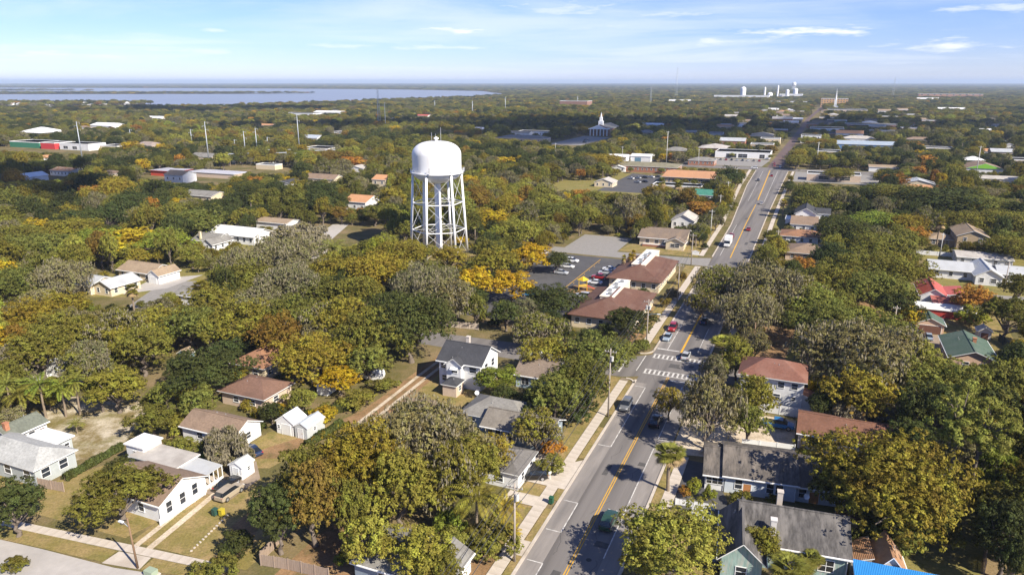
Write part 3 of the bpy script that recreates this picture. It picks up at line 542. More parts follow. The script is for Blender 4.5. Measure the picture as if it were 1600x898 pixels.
building('house', 'pale blue cottage with brown-grey roof and two satellite dishes by the side street', 'house', [B(-28,-20,134.2,142.6,2.9,'gx',1.9,W_BLUE,roofm('drab_shingle',(0.20,0.155,0.12),0.18), win=[('f',-26,1.6,1.6,1.4),('f',-23.2,1.6,1.3,1.4)], ov=0.45)], 'the pale blue cottage')
building('house', 'small grey-roofed house with white gable and black car beside it', 'house', [B(-20.5,-12.9,98.6,106,2.8,'hip',1.6,W_WHITE,roofm('dusk_grey_shingle',(0.15,0.14,0.13),0.2), win=[('r',100.5,1.5,1.0,1.2),('r',104,1.5,1.0,1.2),('f',-16,1.5,1.2,1.2)])], 'the small grey-roofed house')
building('house', 'white cottage with grey roof under the trees at the bottom of the frame', 'house', [B(-16.3,-11.3,71,79,2.7,'gy',1.3,W_WHITE,R_GREY, win=[('r',73,1.5,0.9,1.2),('r',76,1.5,0.9,1.2)]), B(-24,-16.35,72,80,2.7,'gx',1.2,mat('dull_blue_wall',(0.22,0.27,0.32),0.8,0.1),R_GREY, win=[('f',-20,1.5,1,1.2)])], 'the white cottage at the bottom')

# --- clinic: two brown-tiled blocks with roof wells
CL = W_CREAM
for lab, t0, t1, s0, s1, p, mk in (('cream clinic wing with brown tile roof nearest the street corner', -29.3,-13.8,174.2,199.5,(-24.3,-20.7,182.5,200.3), 'the near clinic wing'), ('cream clinic wing with brown tile roof farther up the main road', -29.8,-14.8,212,239.5,(-24.8,-20.6,219,240.2), 'the far clinic wing')):
    root, cx, cy = building('clinic', lab, 'building', [B(t0,t1,s0,s1,3.5,'hip',3.0,CL,R_TILE, ov=0.9, gap=2.6, ww=1.1, wh=1.3, sides='frl', gm=GLASS, trim=mat('brown_fascia',(0.14,0.07,0.045),0.6,0.1))], mk)
    a, b, c, d = p; m_ = MB(); m_.box(a-cx, b-cx, c-cy, d-cy, 3.6, 6.3); m_.box(a-cx-.15, b-cx+.15, c-cy-.15, d-cy+.15, 6.3, 6.5, 0); m_.build('roof_well', mat('cream_parapet',(0.70,0.60,0.47),0.8,0.06), root)
    m_ = MB(); m_.box(a-cx+.25, b-cx-.25, c-cy+.25, d-cy-.25, 6.5, 6.56); m_.build('well_roof', R_WHITE, root)
    for k in range(5):
        m_ = MB(); y = c-cy+1.6+k*3.2; m_.box(-.5,.5,-.45,.45,0,0.6); m_.lathe([(0.34,0.6),(0.34,0.68),(0.05,0.7)],12); m_.build('air_conditioner', mat('unit_grey',(0.33,0.34,0.34),0.5,0.1,metal=0.3), root, ((a+b)/2-cx+0.4*((-1)**k), y, 6.56))
# --- right of the road
building('house', 'white two-storey house with red-brown hip roof behind the white fence', 'house', [
    B(14.8,26.2,144.8,153.5,5.9,'hip',2.1,W_WHITE,R_REDBR, storeys=2, win=[('f',22.2,4.7,1.1,1.2),('f',24.6,4.7,1.1,1.2),('f',21.6,2.2,1.2,1.0),('f',24.6,2.2,0.7,0.7),('f',18,4.7,1.1,1.2),('r',147,4.6,1.1,1.2),('r',151,4.6,1.1,1.2)], ov=0.6),
    B(26.25,28.4,145.0,148.5,2.4,'shed_r',0.9,W_WHITE,R_REDBR, win=None, ov=0.3)], 'the white two-storey house with the red-brown roof')
root, cx, cy = building('outbuilding', 'long outbuilding with red-brown roof and rust-streaked white wall', 'building', [B(26,40,129.4,138.5,2.9,'gx',1.7,mat('rust_streaked_white',(0.62,0.57,0.50),0.8,0.1,1.2,big=0.55,stain=(0.30,0.13,0.07),stain_amt=0.75,stretch=(1.5,1.5,0.35)),roofm('rust_brown_shingle',(0.17,0.083,0.053),0.2), win=[('f',27.4,2.2,1.6,0.7),('f',30.4,2.2,1.6,0.7),('f',33.5,2.2,1.6,0.7)], gm=DARKOPEN)], 'the rust-streaked outbuilding')
root, cx, cy = building('house', 'long white house with patchy dark shingle roof and boarded windows', 'house', [
    B(15.5,25.6,111.0,121.5,3.0,'gx',2.0,siding('bluish_white_siding',(0.56,0.61,0.66)),R_MID, win=[('f',17.5,1.7,1.0,1.5),('f',22.0,1.7,1.0,1.5),('f',23.3,1.7,1.0,1.5),('r',114,1.7,1,1.3)], doors=[('f',18.75,1.1,1.9,PLY)], ov=0.45),
    B(12.6,15.4,111.2,121.3,2.6,'gx',1.9,W_WHITE,R_MID, win=[('f',13.2,1.65,0.75,1.1),('f',14.05,1.65,0.75,1.1),('f',14.85,1.65,0.65,1.1)], gm=DARKOPEN, ov=0.4),
    B(25.7,33,111.4,121.0,2.6,'gx',1.9,MATS['bluish_white_siding'],R_MID, win=[('f',26.6,1.5,1.0,1.4),('f',30.5,1.5,1.0,1.4)], doors=[('f',28.2,1.3,1.9,PLY)], ov=0.4)], 'the long white house with boarded windows', rot=7.0)
root, cx, cy = building('house', 'weathered teal house with large charcoal cross-gabled roof', 'house', [
    B(19.5,32.2,94.6,103.8,3.7,'gx',2.6,W_TEAL,mat('sooty_shingle',(0.082,0.076,0.071),0.92,0.45,2.2,big=0.6,bump=0.5,stain=(0.19,0.175,0.16),stain_amt=0.75,stretch=(1.8,0.3,1)), win=[('f',29.8,1.9,1.7,1.6)], gm=DARKOPEN, chim=[(23.3,95.8,6.6,mat('chimney_white',(0.6,0.57,0.54),0.8,0.1)),(24.3,101.5,7.4,STUCCOCH)], ov=0.45),
    B(17.2,22.0,90.6,100.5,3.6,'gy',2.2,W_TEAL,MATS['sooty_shingle'], win=[('f',19.6,1.7,1.2,1.3),('l',93,1.7,1,1.2)], ov=0.5)], 'the weathered teal house', rot=6.0)
building('lean_to', 'rusty tin lean-to against the right end of the teal house', 'shed', [B(32.9,35.2,96.6,101,2.3,'shed_l',1.0,mat('grey_boards',(0.30,0.28,0.25),0.9,0.2),R_RUST, win=None, ov=0.2)], rot=6)
building('barn', 'small barn with steep rust-brown gable roof right of the lean-to', 'barn', [B(35.6,39.0,96.4,101.6,2.3,'gy',2.0,mat('whitewashed_boards',(0.5,0.48,0.45),0.9,0.15),mat('rust_brown_metal',(0.34,0.19,0.105),0.8,0.2,1.0,big=0.3,rib=('Y',1.6,0.4),stain=(0.44,0.35,0.27),stain_amt=0.5), win=[('f',37.3,1.3,0.8,0.8)], ov=0.3)], 'the rust-roofed barn', rot=6)
building('carport', 'open shelter with bright blue metal roof at the bottom right', 'carport', [B(33.6,46,90.2,95.8,2.3,'shed_f',0.9,mat('shelter_boards',(0.34,0.33,0.31),0.9,0.2),mat('blue_metal',(0.03,0.22,0.55),0.45,0.08,1,rib=('X',1.6,0.5),spec=0.5), win=None, ov=0.3)], 'the blue-roofed shelter', rot=4)
building('shed', 'small maroon-roofed shed half hidden behind the big dome-shaped oak', 'shed', [B(31.8,35.2,106.3,109.6,2.2,'gx',0.9,W_BEIGE,R_TILE, win=None)])
# --- right midfield
building('house', 'tan house with dark green gabled roof and short brick chimney', 'house', [B(55.2,64,179.4,193.6,2.9,'gy',1.7,mat('peach_stucco',(0.58,0.40,0.28),0.85,0.08),R_GREEN, chim=[(60.6,187,5.4,BRICKCH)], win=[('f',58.2,1.5,1.1,1.2),('f',61.5,1.5,1.1,1.2),('l',183,1.5,1.2,1.2),('l',189,1.5,1.2,1.2)], ov=0.5)], 'the green-roofed tan house')
building('garage', 'garage with green gable roof and wide brown door', 'garage', [B(51.2,57.3,203.4,209.5,2.5,'gy',1.5,mat('peach_stucco',(0.58,0.40,0.28)),R_GREEN, win=None, doors=[('f',54.25,4.9,2.15,D_BROWN)], ov=0.35)], 'the brown-doored garage')
building('garden_shed', 'little grey gabled shed between green-roofed house and its garage', 'shed', [B(64.6,67.4,204,207,2.0,'gy',0.9,mat('pale_shed_boards',(0.50,0.46,0.40),0.8,0.1),R_GFLAT, win=None, doors=[('f',66,1.6,1.7,D_BROWN)], ov=0.2)])
root, cx, cy = building('house', 'white house with bright red metal gable roof beside the orange tree', 'house', [
    B(54.9,61.2,229.4,242.5,3.0,'gy',1.9,W_WHITE,R_RED, win=[('l',232,1.6,1.2,1.2),('l',237,1.6,1.2,1.2),('r',232,1.6,1.2,1.2)], ov=0.45),
    B(61.25,66,233,242,2.6,'shed_l',0.7,W_WHITE,R_RED, win=None, ov=0.2),
    B(57.4,66,223.5,229.35,2.3,'shed_f',0.7,W_WHITE,roofm('faded_red_roof',(0.36,0.11,0.09),0.12), win=[('f',61,1.4,1.2,1.0)], ov=0.3),
    B(53,66.5,218.5,223.4,2.1,'shed_f',0.35,mat('red_wall',(0.42,0.05,0.04),0.7,0.08),R_WHITE, win=None, ov=0.3)], 'the red-roofed house')
building('house', 'wide white house with pale grey metal cross-gabled roof on a green lawn', 'house', [
    B(61.2,73,264.4,274.5,2.9,'gx',1.7,W_WHITE,R_METAL, ov=0.5), B(73.05,80,259.8,275.5,3.0,'gy',2.0,W_WHITE,R_METAL, win=[('f',74.7,1.6,1.1,1.3),('f',77.8,1.6,1.4,1.3)], ov=0.5), B(80.05,88.5,265.5,275,2.8,'gx',1.6,W_WHITE,R_METAL, ov=0.4)], 'the wide white house with the pale metal roof')
building('house', 'low flat grey-roofed white house behind the wide metal-roofed house', 'house', [B(72,88,286.5,297,2.8,'gx',0.9,W_WHITE,R_GFLAT, ov=0.4)])
building('apartment_house', 'two-storey tan house with tan gable roof and shaded upper windows', 'house', [B(75.2,85,311,330,5.6,'gy',2.0,W_TAN,R_TAN, storeys=2, gap=3.4, ov=0.5), B(66.4,75.1,316,326,2.8,'hip',1.3,W_TAN,R_TAN, ov=0.4)], 'the two-storey tan house')
building('house', 'white two-storey house with slate roof and side porches right of the main road', 'house', [
    B(18.4,26.5,335,351,6.0,'gy',2.3,W_WHITE,R_DARK, storeys=2, win=[('f',20.8,4.6,1.2,1.3),('f',24.2,4.6,1.2,1.3),('r',340,4.6,1.1,1.2)], ov=0.6), B(26.55,32,340,350,5.6,'gx',1.6,W_WHITE,R_DARK, storeys=2, ov=0.4), B(17.2,27.4,324.5,334.9,3.0,'shed_f',1.9,W_WHITE,R_BROWN, ov=0.4), B(14.6,18.3,336,346,2.8,'flat',0,W_WHITE,R_WHITE, win=None, ov=0.2)], 'the white two-storey house right of the road')
building('house', 'low house with brown hip roof and orange-brown side roof right of the main road', 'house', [B(17.6,31,271.4,285,2.8,'hip',2.0,W_BEIGE,R_BROWN, win=[('f',20,1.5,1.3,1.2),('f',24,1.5,1.3,1.2)], ov=0.6)], 'the brown hip-roofed house right of the road')
building('house', 'house with orange-brown roof squeezed behind the brown hip-roofed house', 'house', [B(14.5,30,300,312,2.8,'hip',1.6,W_WHITE,R_ORANGE, ov=0.5)])
root, cx, cy = building('house', 'old brown-roofed house with brick-red porch wall left of the main road', 'house', [
    B(-35,-18,274.5,289,3.3,'gx',2.4,W_CREAM,roofm('umber_shingle',(0.185,0.14,0.105),0.18,(0.25,0.18,0.12),0.5), win=[('f',-32,1.7,1.4,1.4),('f',-28.5,1.7,1.4,1.4),('f',-25.5,1.7,1.4,1.4)], ov=0.7), B(-24.2,-17.6,270.6,274.45,3.0,'gy',1.5,W_CREAM,MATS['umber_shingle'], win=[('f',-20.9,1.7,3.2,1.3)], gm=DARKOPEN, ov=0.6), B(-33.4,-24.3,272.6,274.45,0.9,'flat',0,W_BRICK,CONC, win=None, ov=0.0)], 'the old brown-roofed house left of the road')
building('house', 'pale grey gabled house behind the old brown-roofed house', 'house', [B(-30,-20.5,312,324,3.6,'gy',2.4,W_WHITE,R_GFLAT, ov=0.5)])
# --- left midfield
building('meeting_hall', 'long white hall with bright white metal roof in the left midfield', 'building', [B(-192,-170,216,227,3.4,'gx',2.0,W_WHITE,R_WHITE, gap=2.8, ww=1.2, wh=1.5, ov=0.6)], 'the white-roofed hall')
building('house', 'white cottage with grey roof and cream chimney in front of the white-roofed hall', 'house', [B(-190,-179,205.5,214.5,2.8,'gx',2.0,W_WHITE,R_GREY, chim=[(-186.5,206.2,6.0,W_CREAM)], ov=0.4), B(-181.5,-176.8,202,212,2.8,'gy',1.7,W_WHITE,R_GREY, ov=0.5)])
building('house', 'beige house with long pale galvanised roof in the left midfield', 'house', [B(-178,-167.5,146,155,2.8,'gx',1.5,W_CREAM,R_METAL, ov=0.5), B(-167.4,-160.5,147,157,2.8,'gy',1.6,W_CREAM,R_METAL, ov=0.5)], 'the pale metal-roofed house')
building('house', 'house with tan-brown gabled roof behind the pale metal-roofed house', 'house', [B(-177,-163,163,172,2.8,'gx',1.8,W_CREAM,R_TAN, ov=0.5), B(-163,-158.5,162,170,2.8,'gy',1.5,W_WHITE,R_TAN, doors=[('f',-160.8,2.4,2.1,D_WHITE)], win=None, ov=0.4)], 'the tan-roofed house')
building('house', 'low white house glimpsed below the tall palm in the left midfield', 'house', [B(-139,-128,150,157,2.6,'gx',1.3,W_WHITE,R_GREY, ov=0.4)])
building('tall_house', 'tall narrow cream house rising out of the trees left of the water tower', 'house', [B(-195.5,-187,335,345,9.5,'gx',2.0,W_CREAM,R_TERRA, storeys=3, gap=3, ov=0.3)], 'the tall cream house')
building('cottage', 'white cottage at the far left edge with grey patched roof', 'house', [B(-121,-112,101,108,2.8,'gy',1.6,W_WHITE,R_LGREY, ov=0.4), B(-128,-121.2,98,104,2.6,'gx',1.4,W_WHITE,R_LGREY, ov=0.4)])

# --- far buildings, left to right along the main road and beyond
def fb(name, label, cat, t0, t1, s0, s1, h, roof, rise, wm_, rm, mark=None, **k): return building(name, label, cat, [B(t0,t1,s0,s1,h,roof,rise,wm_,rm,**k)], mark)
fb('school_building', 'long terracotta-roofed building with tan pilasters left of the main road', 'building', -60,-31,444,480,5.0,'gx',1.6,W_TAN,R_TERRA, gap=2.4, ww=1.0, wh=2.2, ov=1.0, mark='the terracotta-roofed building')
fb('annex', 'low pink-beige flat annex in front of the terracotta-roofed building', 'building', -62,-34,422,434,3.0,'parapet',0,W_BEIGE,roofm('pink_roof',(0.38,0.27,0.21),0.1), win=[('f',-50,1.5,1.5,1)])
fb('house', 'small house with teal-green gabled roof beside the main road', 'house', -33,-21,391.5,402,3.0,'gx',2.2,W_WHITE,metal_roof('teal_metal',(0.06,0.22,0.15)), mark='the teal-roofed house')
fb('school_wing', 'long olive-roofed brick wing behind the parked cars', 'building', -112,-62,500,520,4.0,'hip',2.0,W_BRICK,roofm('olive_roof',(0.21,0.19,0.125),0.12), mark='the olive-roofed school wing')
fb('cottage', 'pale cottage with whitish gabled roof beside the small parking lot', 'house', -96,-85,420,431,2.8,'gy',1.9,W_CREAM,R_GFLAT, mark='the pale cottage')
fb('warehouse', 'white metal warehouse with dark doorway, left of a pair', 'building', -126,-111,557,570,4.2,'gx',1.2,W_WHITE,R_WHITE, mark='the pair of white warehouses')
fb('warehouse', 'white metal warehouse with blue bay door, right of a pair', 'building', -110,-94,566,580,4.2,'gx',1.2,W_WHITE,R_WHITE, win=None, doors=[('f',-104,5,3.2,D_BLUE)])
fb('shed', 'small white shed roof left of the olive-roofed school wing', 'shed', -107,-97,497,505,2.8,'gy',1.4,W_WHITE,R_WHITE)
fb('shop', 'brick shop with dark hip roof beyond the terracotta building', 'shop', -64,-45,558,572,3.6,'hip',2.0,W_BRICK,R_GREY)
fb('store', 'white car dealership with long flat roof and dark showroom windows', 'store', -53,-10,624,650,5.0,'parapet',0,mat('bright_white_wall',(0.78,0.78,0.77),0.6,0.04),R_WHITE, win=[('f',-40,2.0,8,3),('f',-31,2.0,7,3),('f',-16,2.0,4,3)], mark='the white dealership')
fb('office', 'grey hip-roofed office behind the white dealership', 'office', -73,-48,664,690,4.0,'hip',2.8,W_BRICK,R_GFLAT, mark='the grey hip-roofed office')
fb('office', 'dark-roofed office with small white canopy beside the brick street', 'office', -44,-19,818,850,5.0,'hip',3.0,W_TAN,R_GREY)
fb('house', 'grey-roofed house beyond the pair of white warehouses', 'house', -96,-77,628,642,4.0,'hip',2.4,W_BEIGE,R_GREY)
root, cx, cy = building('church', 'red-brick church with white columned portico and white steeple', 'church', [B(-222,-198,826,872,8.0,'gy',4.5,W_BRICK,R_GREY, gap=5, ww=1.2, wh=3.5, ov=0.6)], 'the brick church')
m_ = MB(); m_.face([(-212.5-cx-9,820.5-cy,8.2),(-212.5-cx+13,820.5-cy,8.2),(-210-cx,820.5-cy,12.2)]); m_.box(-222-cx,-198-cx,820.5-cy,825.9-cy,7.4,8.2); m_.build('pediment', TRIM, root)
for k in range(6):
    m_ = MB(); m_.lathe([(0.7,0),(0.6,0.3),(0.5,7.4)],10); m_.build('column', TRIM, root, (-220-cx+k*4, 821.3-cy, 0))
m_ = MB(); m_.box(-212.5-cx,-207.5-cx,828-cy,833-cy,10,16.5); m_.box(-211.5-cx,-208.5-cx,829-cy,832-cy,16.5,20.5); m_.lathe([(1.3,20.5),(0.05,26.5)],8,c=(-210-cx,830.5-cy)); m_.build('steeple', TRIM, root)
fb('store', 'long low grey-roofed store left of the brick church', 'store', -284,-232,696,720,4.5,'hip',2.5,W_BEIGE,R_GREY)
fb('store', 'flat white-roofed store behind the long grey-roofed store', 'store', -300,-262,790,812,5.0,'parapet',0,W_WHITE,R_WHITE)
fb('warehouse', 'long blue-grey metal warehouse with blue wall right of the brick street', 'building', 41,90,742,766,5.0,'gx',2.4,mat('blue_metal_wall',(0.10,0.22,0.42),0.5,0.05),metal_roof('slate_metal',(0.36,0.42,0.47)), mark='the blue-grey warehouse')
fb('shop', 'white two-storey cube shop beside the brick street', 'shop', 8,27,806,826,7.5,'parapet',0,W_WHITE,R_WHITE, storeys=2, gap=4)
fb('store', 'store with wide white flat roof right of the brick street', 'store', 14,52,968,1000,6.0,'parapet',0,W_BLUE,R_WHITE)
fb('store', 'maroon-roofed brick block right of the brick street', 'store', 56,120,1080,1110,6.0,'parapet',0,W_BRICK,roofm('maroon_roof',(0.16,0.07,0.06),0.15))
fb('store', 'store with teal roof edge farther up the brick street', 'store', 34,60,1150,1180,7.0,'parapet',0,mat('teal_wall',(0.08,0.25,0.25),0.6,0.08),R_GFLAT)
fb('hall', 'large hall with dark grey flat roof near the town centre', 'building', 36,104,1510,1575,10.0,'parapet',0,W_BEIGE,roofm('asphalt_roof',(0.12,0.125,0.14),0.1), mark='the large dark-roofed hall', storeys=2, gap=9, ww=3, wh=2.5)
fb('bank_building', 'tall orange-brown block of offices in the town centre', 'office', 22,84,2002,2040,20.0,'parapet',0,mat('orange_brick',(0.55,0.32,0.13),0.8,0.06),R_GFLAT, storeys=4, gap=6, ww=2.6, wh=2.4, mark='the orange office block')
root, cx, cy = building('chapel', 'white chapel with slender spire in front of the orange office block', 'church', [B(44,58,1700,1725,9,'gy',5,W_WHITE,R_GREY, win=None)])
m_ = MB(); m_.box(-2.5,2.5,-2.5,2.5,9,24); m_.lathe([(2.0,24),(0.1,46)],8); m_.build('spire', TRIM, root, (0,-9,0))
fb('store', 'row of white shops left of the orange office block', 'shop', -110,-12,2175,2200,8.0,'parapet',0,W_WHITE,R_WHITE, gap=12, ww=4, wh=3)
fb('factory', 'sprawling white juice factory, its left hall, in the far distance', 'factory', -318,-140,2600,2660,16.0,'parapet',0,W_WHITE,R_WHITE, gap=30, ww=8, wh=4, mark='the white factory')
fb('factory', 'white factory hall right of the storage tanks in the far distance', 'factory', -120,-42,2850,2900,18.0,'parapet',0,W_WHITE,R_WHITE, win=None)
fb('hotel', 'long reddish building with low tower in the far right distance', 'building', 345,545,3040,3080,18.0,'parapet',0,mat('salmon_brick',(0.42,0.23,0.15),0.8,0.06),R_TERRA, storeys=3, gap=20, ww=6, wh=3, mark='the long reddish building')
fb('theatre', 'big blank brown-brick hall beyond the church', 'building', -532,-466,1610,1650,18.0,'parapet',0,mat('brown_brick',(0.28,0.16,0.115),0.85,0.08),R_GFLAT, win=None, mark='the brown-brick hall')
fb('clinic_building', 'white building with lime green gable front on the right', 'building', 117,138,566,590,5.0,'gy',3.2,W_WHITE,R_BROWN, win=None, mark='the lime-gabled white building')
x_, y_ = S(565.55, 127.5)
m_ = MB(); m_.face([(-10.4,0,5.05),(10.4,0,5.05),(0,0,8.3)]); m_.build('gable_panel', mat('lime_paint',(0.22,0.5,0.05),0.6,0.05), bpy.data.objects[[o.name for o in bpy.data.objects if o.get('label') == 'white building with lime green gable front on the right'][0]], (0,-12.45,0))
fb('filling_station', 'filling station with flat beige canopy at the big junction', 'building', 20,51,500,513,4.6,'parapet',0,W_BEIGE,R_GFLAT, mark='the filling station', win=[('f',30,2,6,2),('f',42,2,6,2)], gm=DARKOPEN)
fb('store', 'shop with long green awning in the far left shopping strip', 'store', -690,-648,462,485,5.5,'parapet',0,mat('green_awning_wall',(0.05,0.20,0.12),0.6,0.05),R_WHITE, win=None, mark='the far left shopping strip')
fb('store', 'shop with bright red front in the far left shopping strip', 'store', -643,-624,460,478,6.0,'parapet',0,mat('red_front',(0.55,0.05,0.05),0.6,0.05),R_WHITE, win=None)
fb('store', 'white shop with red sign panel in the far left shopping strip', 'store', -620,-582,462,480,6.0,'parapet',0,W_WHITE,R_GFLAT, win=[('f',-600,2.2,6,2.4),('f',-612,2.2,6,2.4)])
fb('restaurant', 'pagoda-roofed white restaurant above the shopping strip', 'restaurant', -800,-766,545,575,6.0,'hip',5.0,W_WHITE,R_WHITE, ov=2)
fb('store', 'peach flat-roofed shop at the right end of the shopping strip', 'store', -578,-556,470,486,4.5,'parapet',0,W_CREAM,R_GFLAT, win=None)
fb('house', 'pinkish hip-roofed house in the far left midfield', 'house', -566,-541,494,510,3.6,'hip',2.6,W_BEIGE,roofm('pink_grey_roof',(0.3,0.24,0.2),0.1))
fb('warehouse', 'white-roofed warehouse above the orange trees on the left', 'building', -846,-806,665,690,6.0,'gx',3.0,W_WHITE,R_WHITE)
fb('store', 'white blocks of shops in the middle distance on the left', 'store', -826,-760,1010,1040,9.0,'parapet',0,W_WHITE,R_WHITE, win=None)
fb('barn', 'small barn with rusty roof at the edge of the dark wood', 'barn', -446,-426,330,342,3.4,'gx',1.6,W_WHITE,R_RUST, mark='the rusty-roofed barn')
fb('shelter', 'low building with grey roof and red fascia by the substation', 'building', -384,-362,356,370,3.4,'flat',0,mat('red_fascia_wall',(0.5,0.07,0.04),0.6,0.05),metal_roof('lilac_metal',(0.45,0.45,0.5)), trim=MATS['red_fascia_wall'], win=None, ov=0.8, mark='the red-edged shelter')
fb('storage_units', 'long row of grey-roofed storage units beside the red-edged shelter', 'building', -358,-318,362,376,3.0,'flat',0,W_BEIGE,metal_roof('pale_metal',(0.5,0.49,0.52)), win=None)
fb('house', 'white house with blue-grey gable beside the tall steel pole', 'house', -472,-452,620,634,4.2,'gx',2.6,W_WHITE,metal_roof('blue_grey_metal',(0.42,0.46,0.50)))
fb('warehouse', 'beige flat-roofed warehouse in front of the blue-grey gabled house', 'building', -394,-366,524,545,4.5,'parapet',0,W_BEIGE,R_GFLAT, win=None)
fb('control_house', 'pale control building at the electrical substation', 'building', -345,-328,412,420,3.6,'parapet',0,W_CREAM,R_GFLAT, win=None, mark='the substation')
for i, (lab, x, y, w_, d_, h_, rm) in enumerate([
    ('small white roof in the woods left of the water tower shoulder', -120, 450, 14, 10, 3.2, R_WHITE), ('grey roof among dark trees behind the water tower', 10, 830, 26, 16, 4.5, R_GREY), ('white roof in the trees right of the church', 190, 980, 30, 14, 5, R_WHITE),
    ('tan roof among trees on the far right', 640, 980, 26, 16, 4.5, R_TAN), ('small white house deep in the right-hand woods', 560, 860, 12, 12, 5, R_WHITE), ('grey-roofed house below the lime-gabled building', 300, 440, 22, 14, 3.2, R_GFLAT),
    ('pale roof in woods right of the filling station', 260, 500, 20, 12, 3.2, R_TAN), ('long white roof in far right woods', 900, 1500, 50, 25, 7, R_WHITE), ('pale roofs cluster left of the factory', 480, 2100, 60, 25, 8, R_WHITE),
    ('white roof in woods beyond the left strip', -560, 1150, 40, 20, 6, R_WHITE), ('long white roofed sheds in woods at far left centre', -330, 1330, 60, 24, 7, R_WHITE), ('red roof speck in woods behind the dark canopy at left', -150, 1240, 24, 16, 5, R_RED), ('pale bungalow on the wooded ridge at the far right', 1300, 2300, 60, 30, 9, R_WHITE), ('beige bungalow beside the dark wood in left midfield', -100, 300, 16, 9, 3, R_TAN)]):
    s_, t_ = to_st(x, y); fb('house', lab, 'house', t_-w_/2, t_+w_/2, s_-d_/2, s_+d_/2, h_, 'gx', h_*0.35, W_WHITE, rm, win=None)
WORD = ['first','second','third','fourth','fifth','sixth','seventh','eighth','ninth','tenth','eleventh','twelfth','thirteenth','fourteenth','fifteenth']
for k in range(14):
    x = -1700 + k*50 + random.uniform(-15, 15); y = 1880 + random.uniform(-40, 40) + k*5
    s_, t_ = to_st(x, y); r_, _, _ = fb('lake_house', f'tiny pale house on the wooded lake spit, {WORD[k]} from the left', 'house', t_-9, t_+9, s_-6, s_+6, 5, 'gx', 3, W_WHITE, R_WHITE if k % 2 else R_TAN, win=None); r_['group'] = 'houses on the lake spit'

TOWN = random.Random(31); cnt = {}
RT = [('white',R_WHITE),('weathered grey',R_GFLAT),('grey',R_GREY),('tan',R_TAN),('brown',R_BROWN),('pale metal',R_METAL),('terracotta',R_TERRA),('dark',R_DARK)]
for k in range(64):
    side = 1 if k % 2 else -1; sd = ('right' if side > 0 else 'left'); s_ = 640 + (k//2)*34 + TOWN.uniform(-8, 8); off = TOWN.choice((20, 34, 55, 85, 120, 160)) + TOWN.uniform(-5, 5); t_ = side*off + (s_-562)*.012
    w_, d_, h_ = TOWN.uniform(14, 30), TOWN.uniform(11, 20), TOWN.uniform(4, 7)
    if any(s_-d_ < f[1] and s_+d_ > f[0] and t_-w_ < f[3] and t_+w_ > f[2] for f in FOOT): continue
    cname, rm = TOWN.choice(RT); cnt[(cname, sd)] = cnt.get((cname, sd), 0)+1
    flat = TOWN.random() < .45
    fb('shop' if flat else 'house', f'small {cname}-roofed town building, {WORD[cnt[(cname, sd)]-1]} nearest of its colour {sd} of the brick street', 'building', t_-w_/2, t_+w_/2, s_-d_/2, s_+d_/2, h_, 'parapet' if flat else TOWN.choice(('gx','hip')), 0 if flat else h_*.4, TOWN.choice((W_WHITE, W_CREAM, W_BRICK, W_BEIGE, W_TAN)), rm, gap=4.5, ww=1.6, wh=1.6, sides='f')
cnt = {}; SPOTS = []
for k in range(46):
    y = TOWN.uniform(560, 1500) if TOWN.random() < .6 else TOWN.uniform(330, 560); SPOTS.append((-y*TOWN.uniform(.02, .70) if k % 3 else y*TOWN.uniform(.48, .70), y))
for (x, y) in sorted(SPOTS, key=lambda q: math.hypot(*q)):
    s_, t_ = to_st(x, y); w_, d_, h_ = TOWN.uniform(10, 22), TOWN.uniform(8, 14), TOWN.uniform(3.2, 5)
    if any(s_-d_ < f[1] and s_+d_ > f[0] and t_-w_ < f[3] and t_+w_ > f[2] for f in FOOT): continue
    cname, rm = TOWN.choice(RT); sd = 'left' if x < 0 else 'right'; cnt[(cname, sd)] = cnt.get((cname, sd), 0)+1
    fb('house', f'{cname}-roofed house in the {sd}-hand woods, {WORD[cnt[(cname, sd)]-1]} nearest with that roof colour', 'house', t_-w_/2, t_+w_/2, s_-d_/2, s_+d_/2, h_, TOWN.choice(('gx','hip','gy')), h_*.45, TOWN.choice((W_WHITE, W_CREAM, W_BEIGE, W_WHITE)), rm, gap=4, ww=1.2, wh=1.2, sides='f')

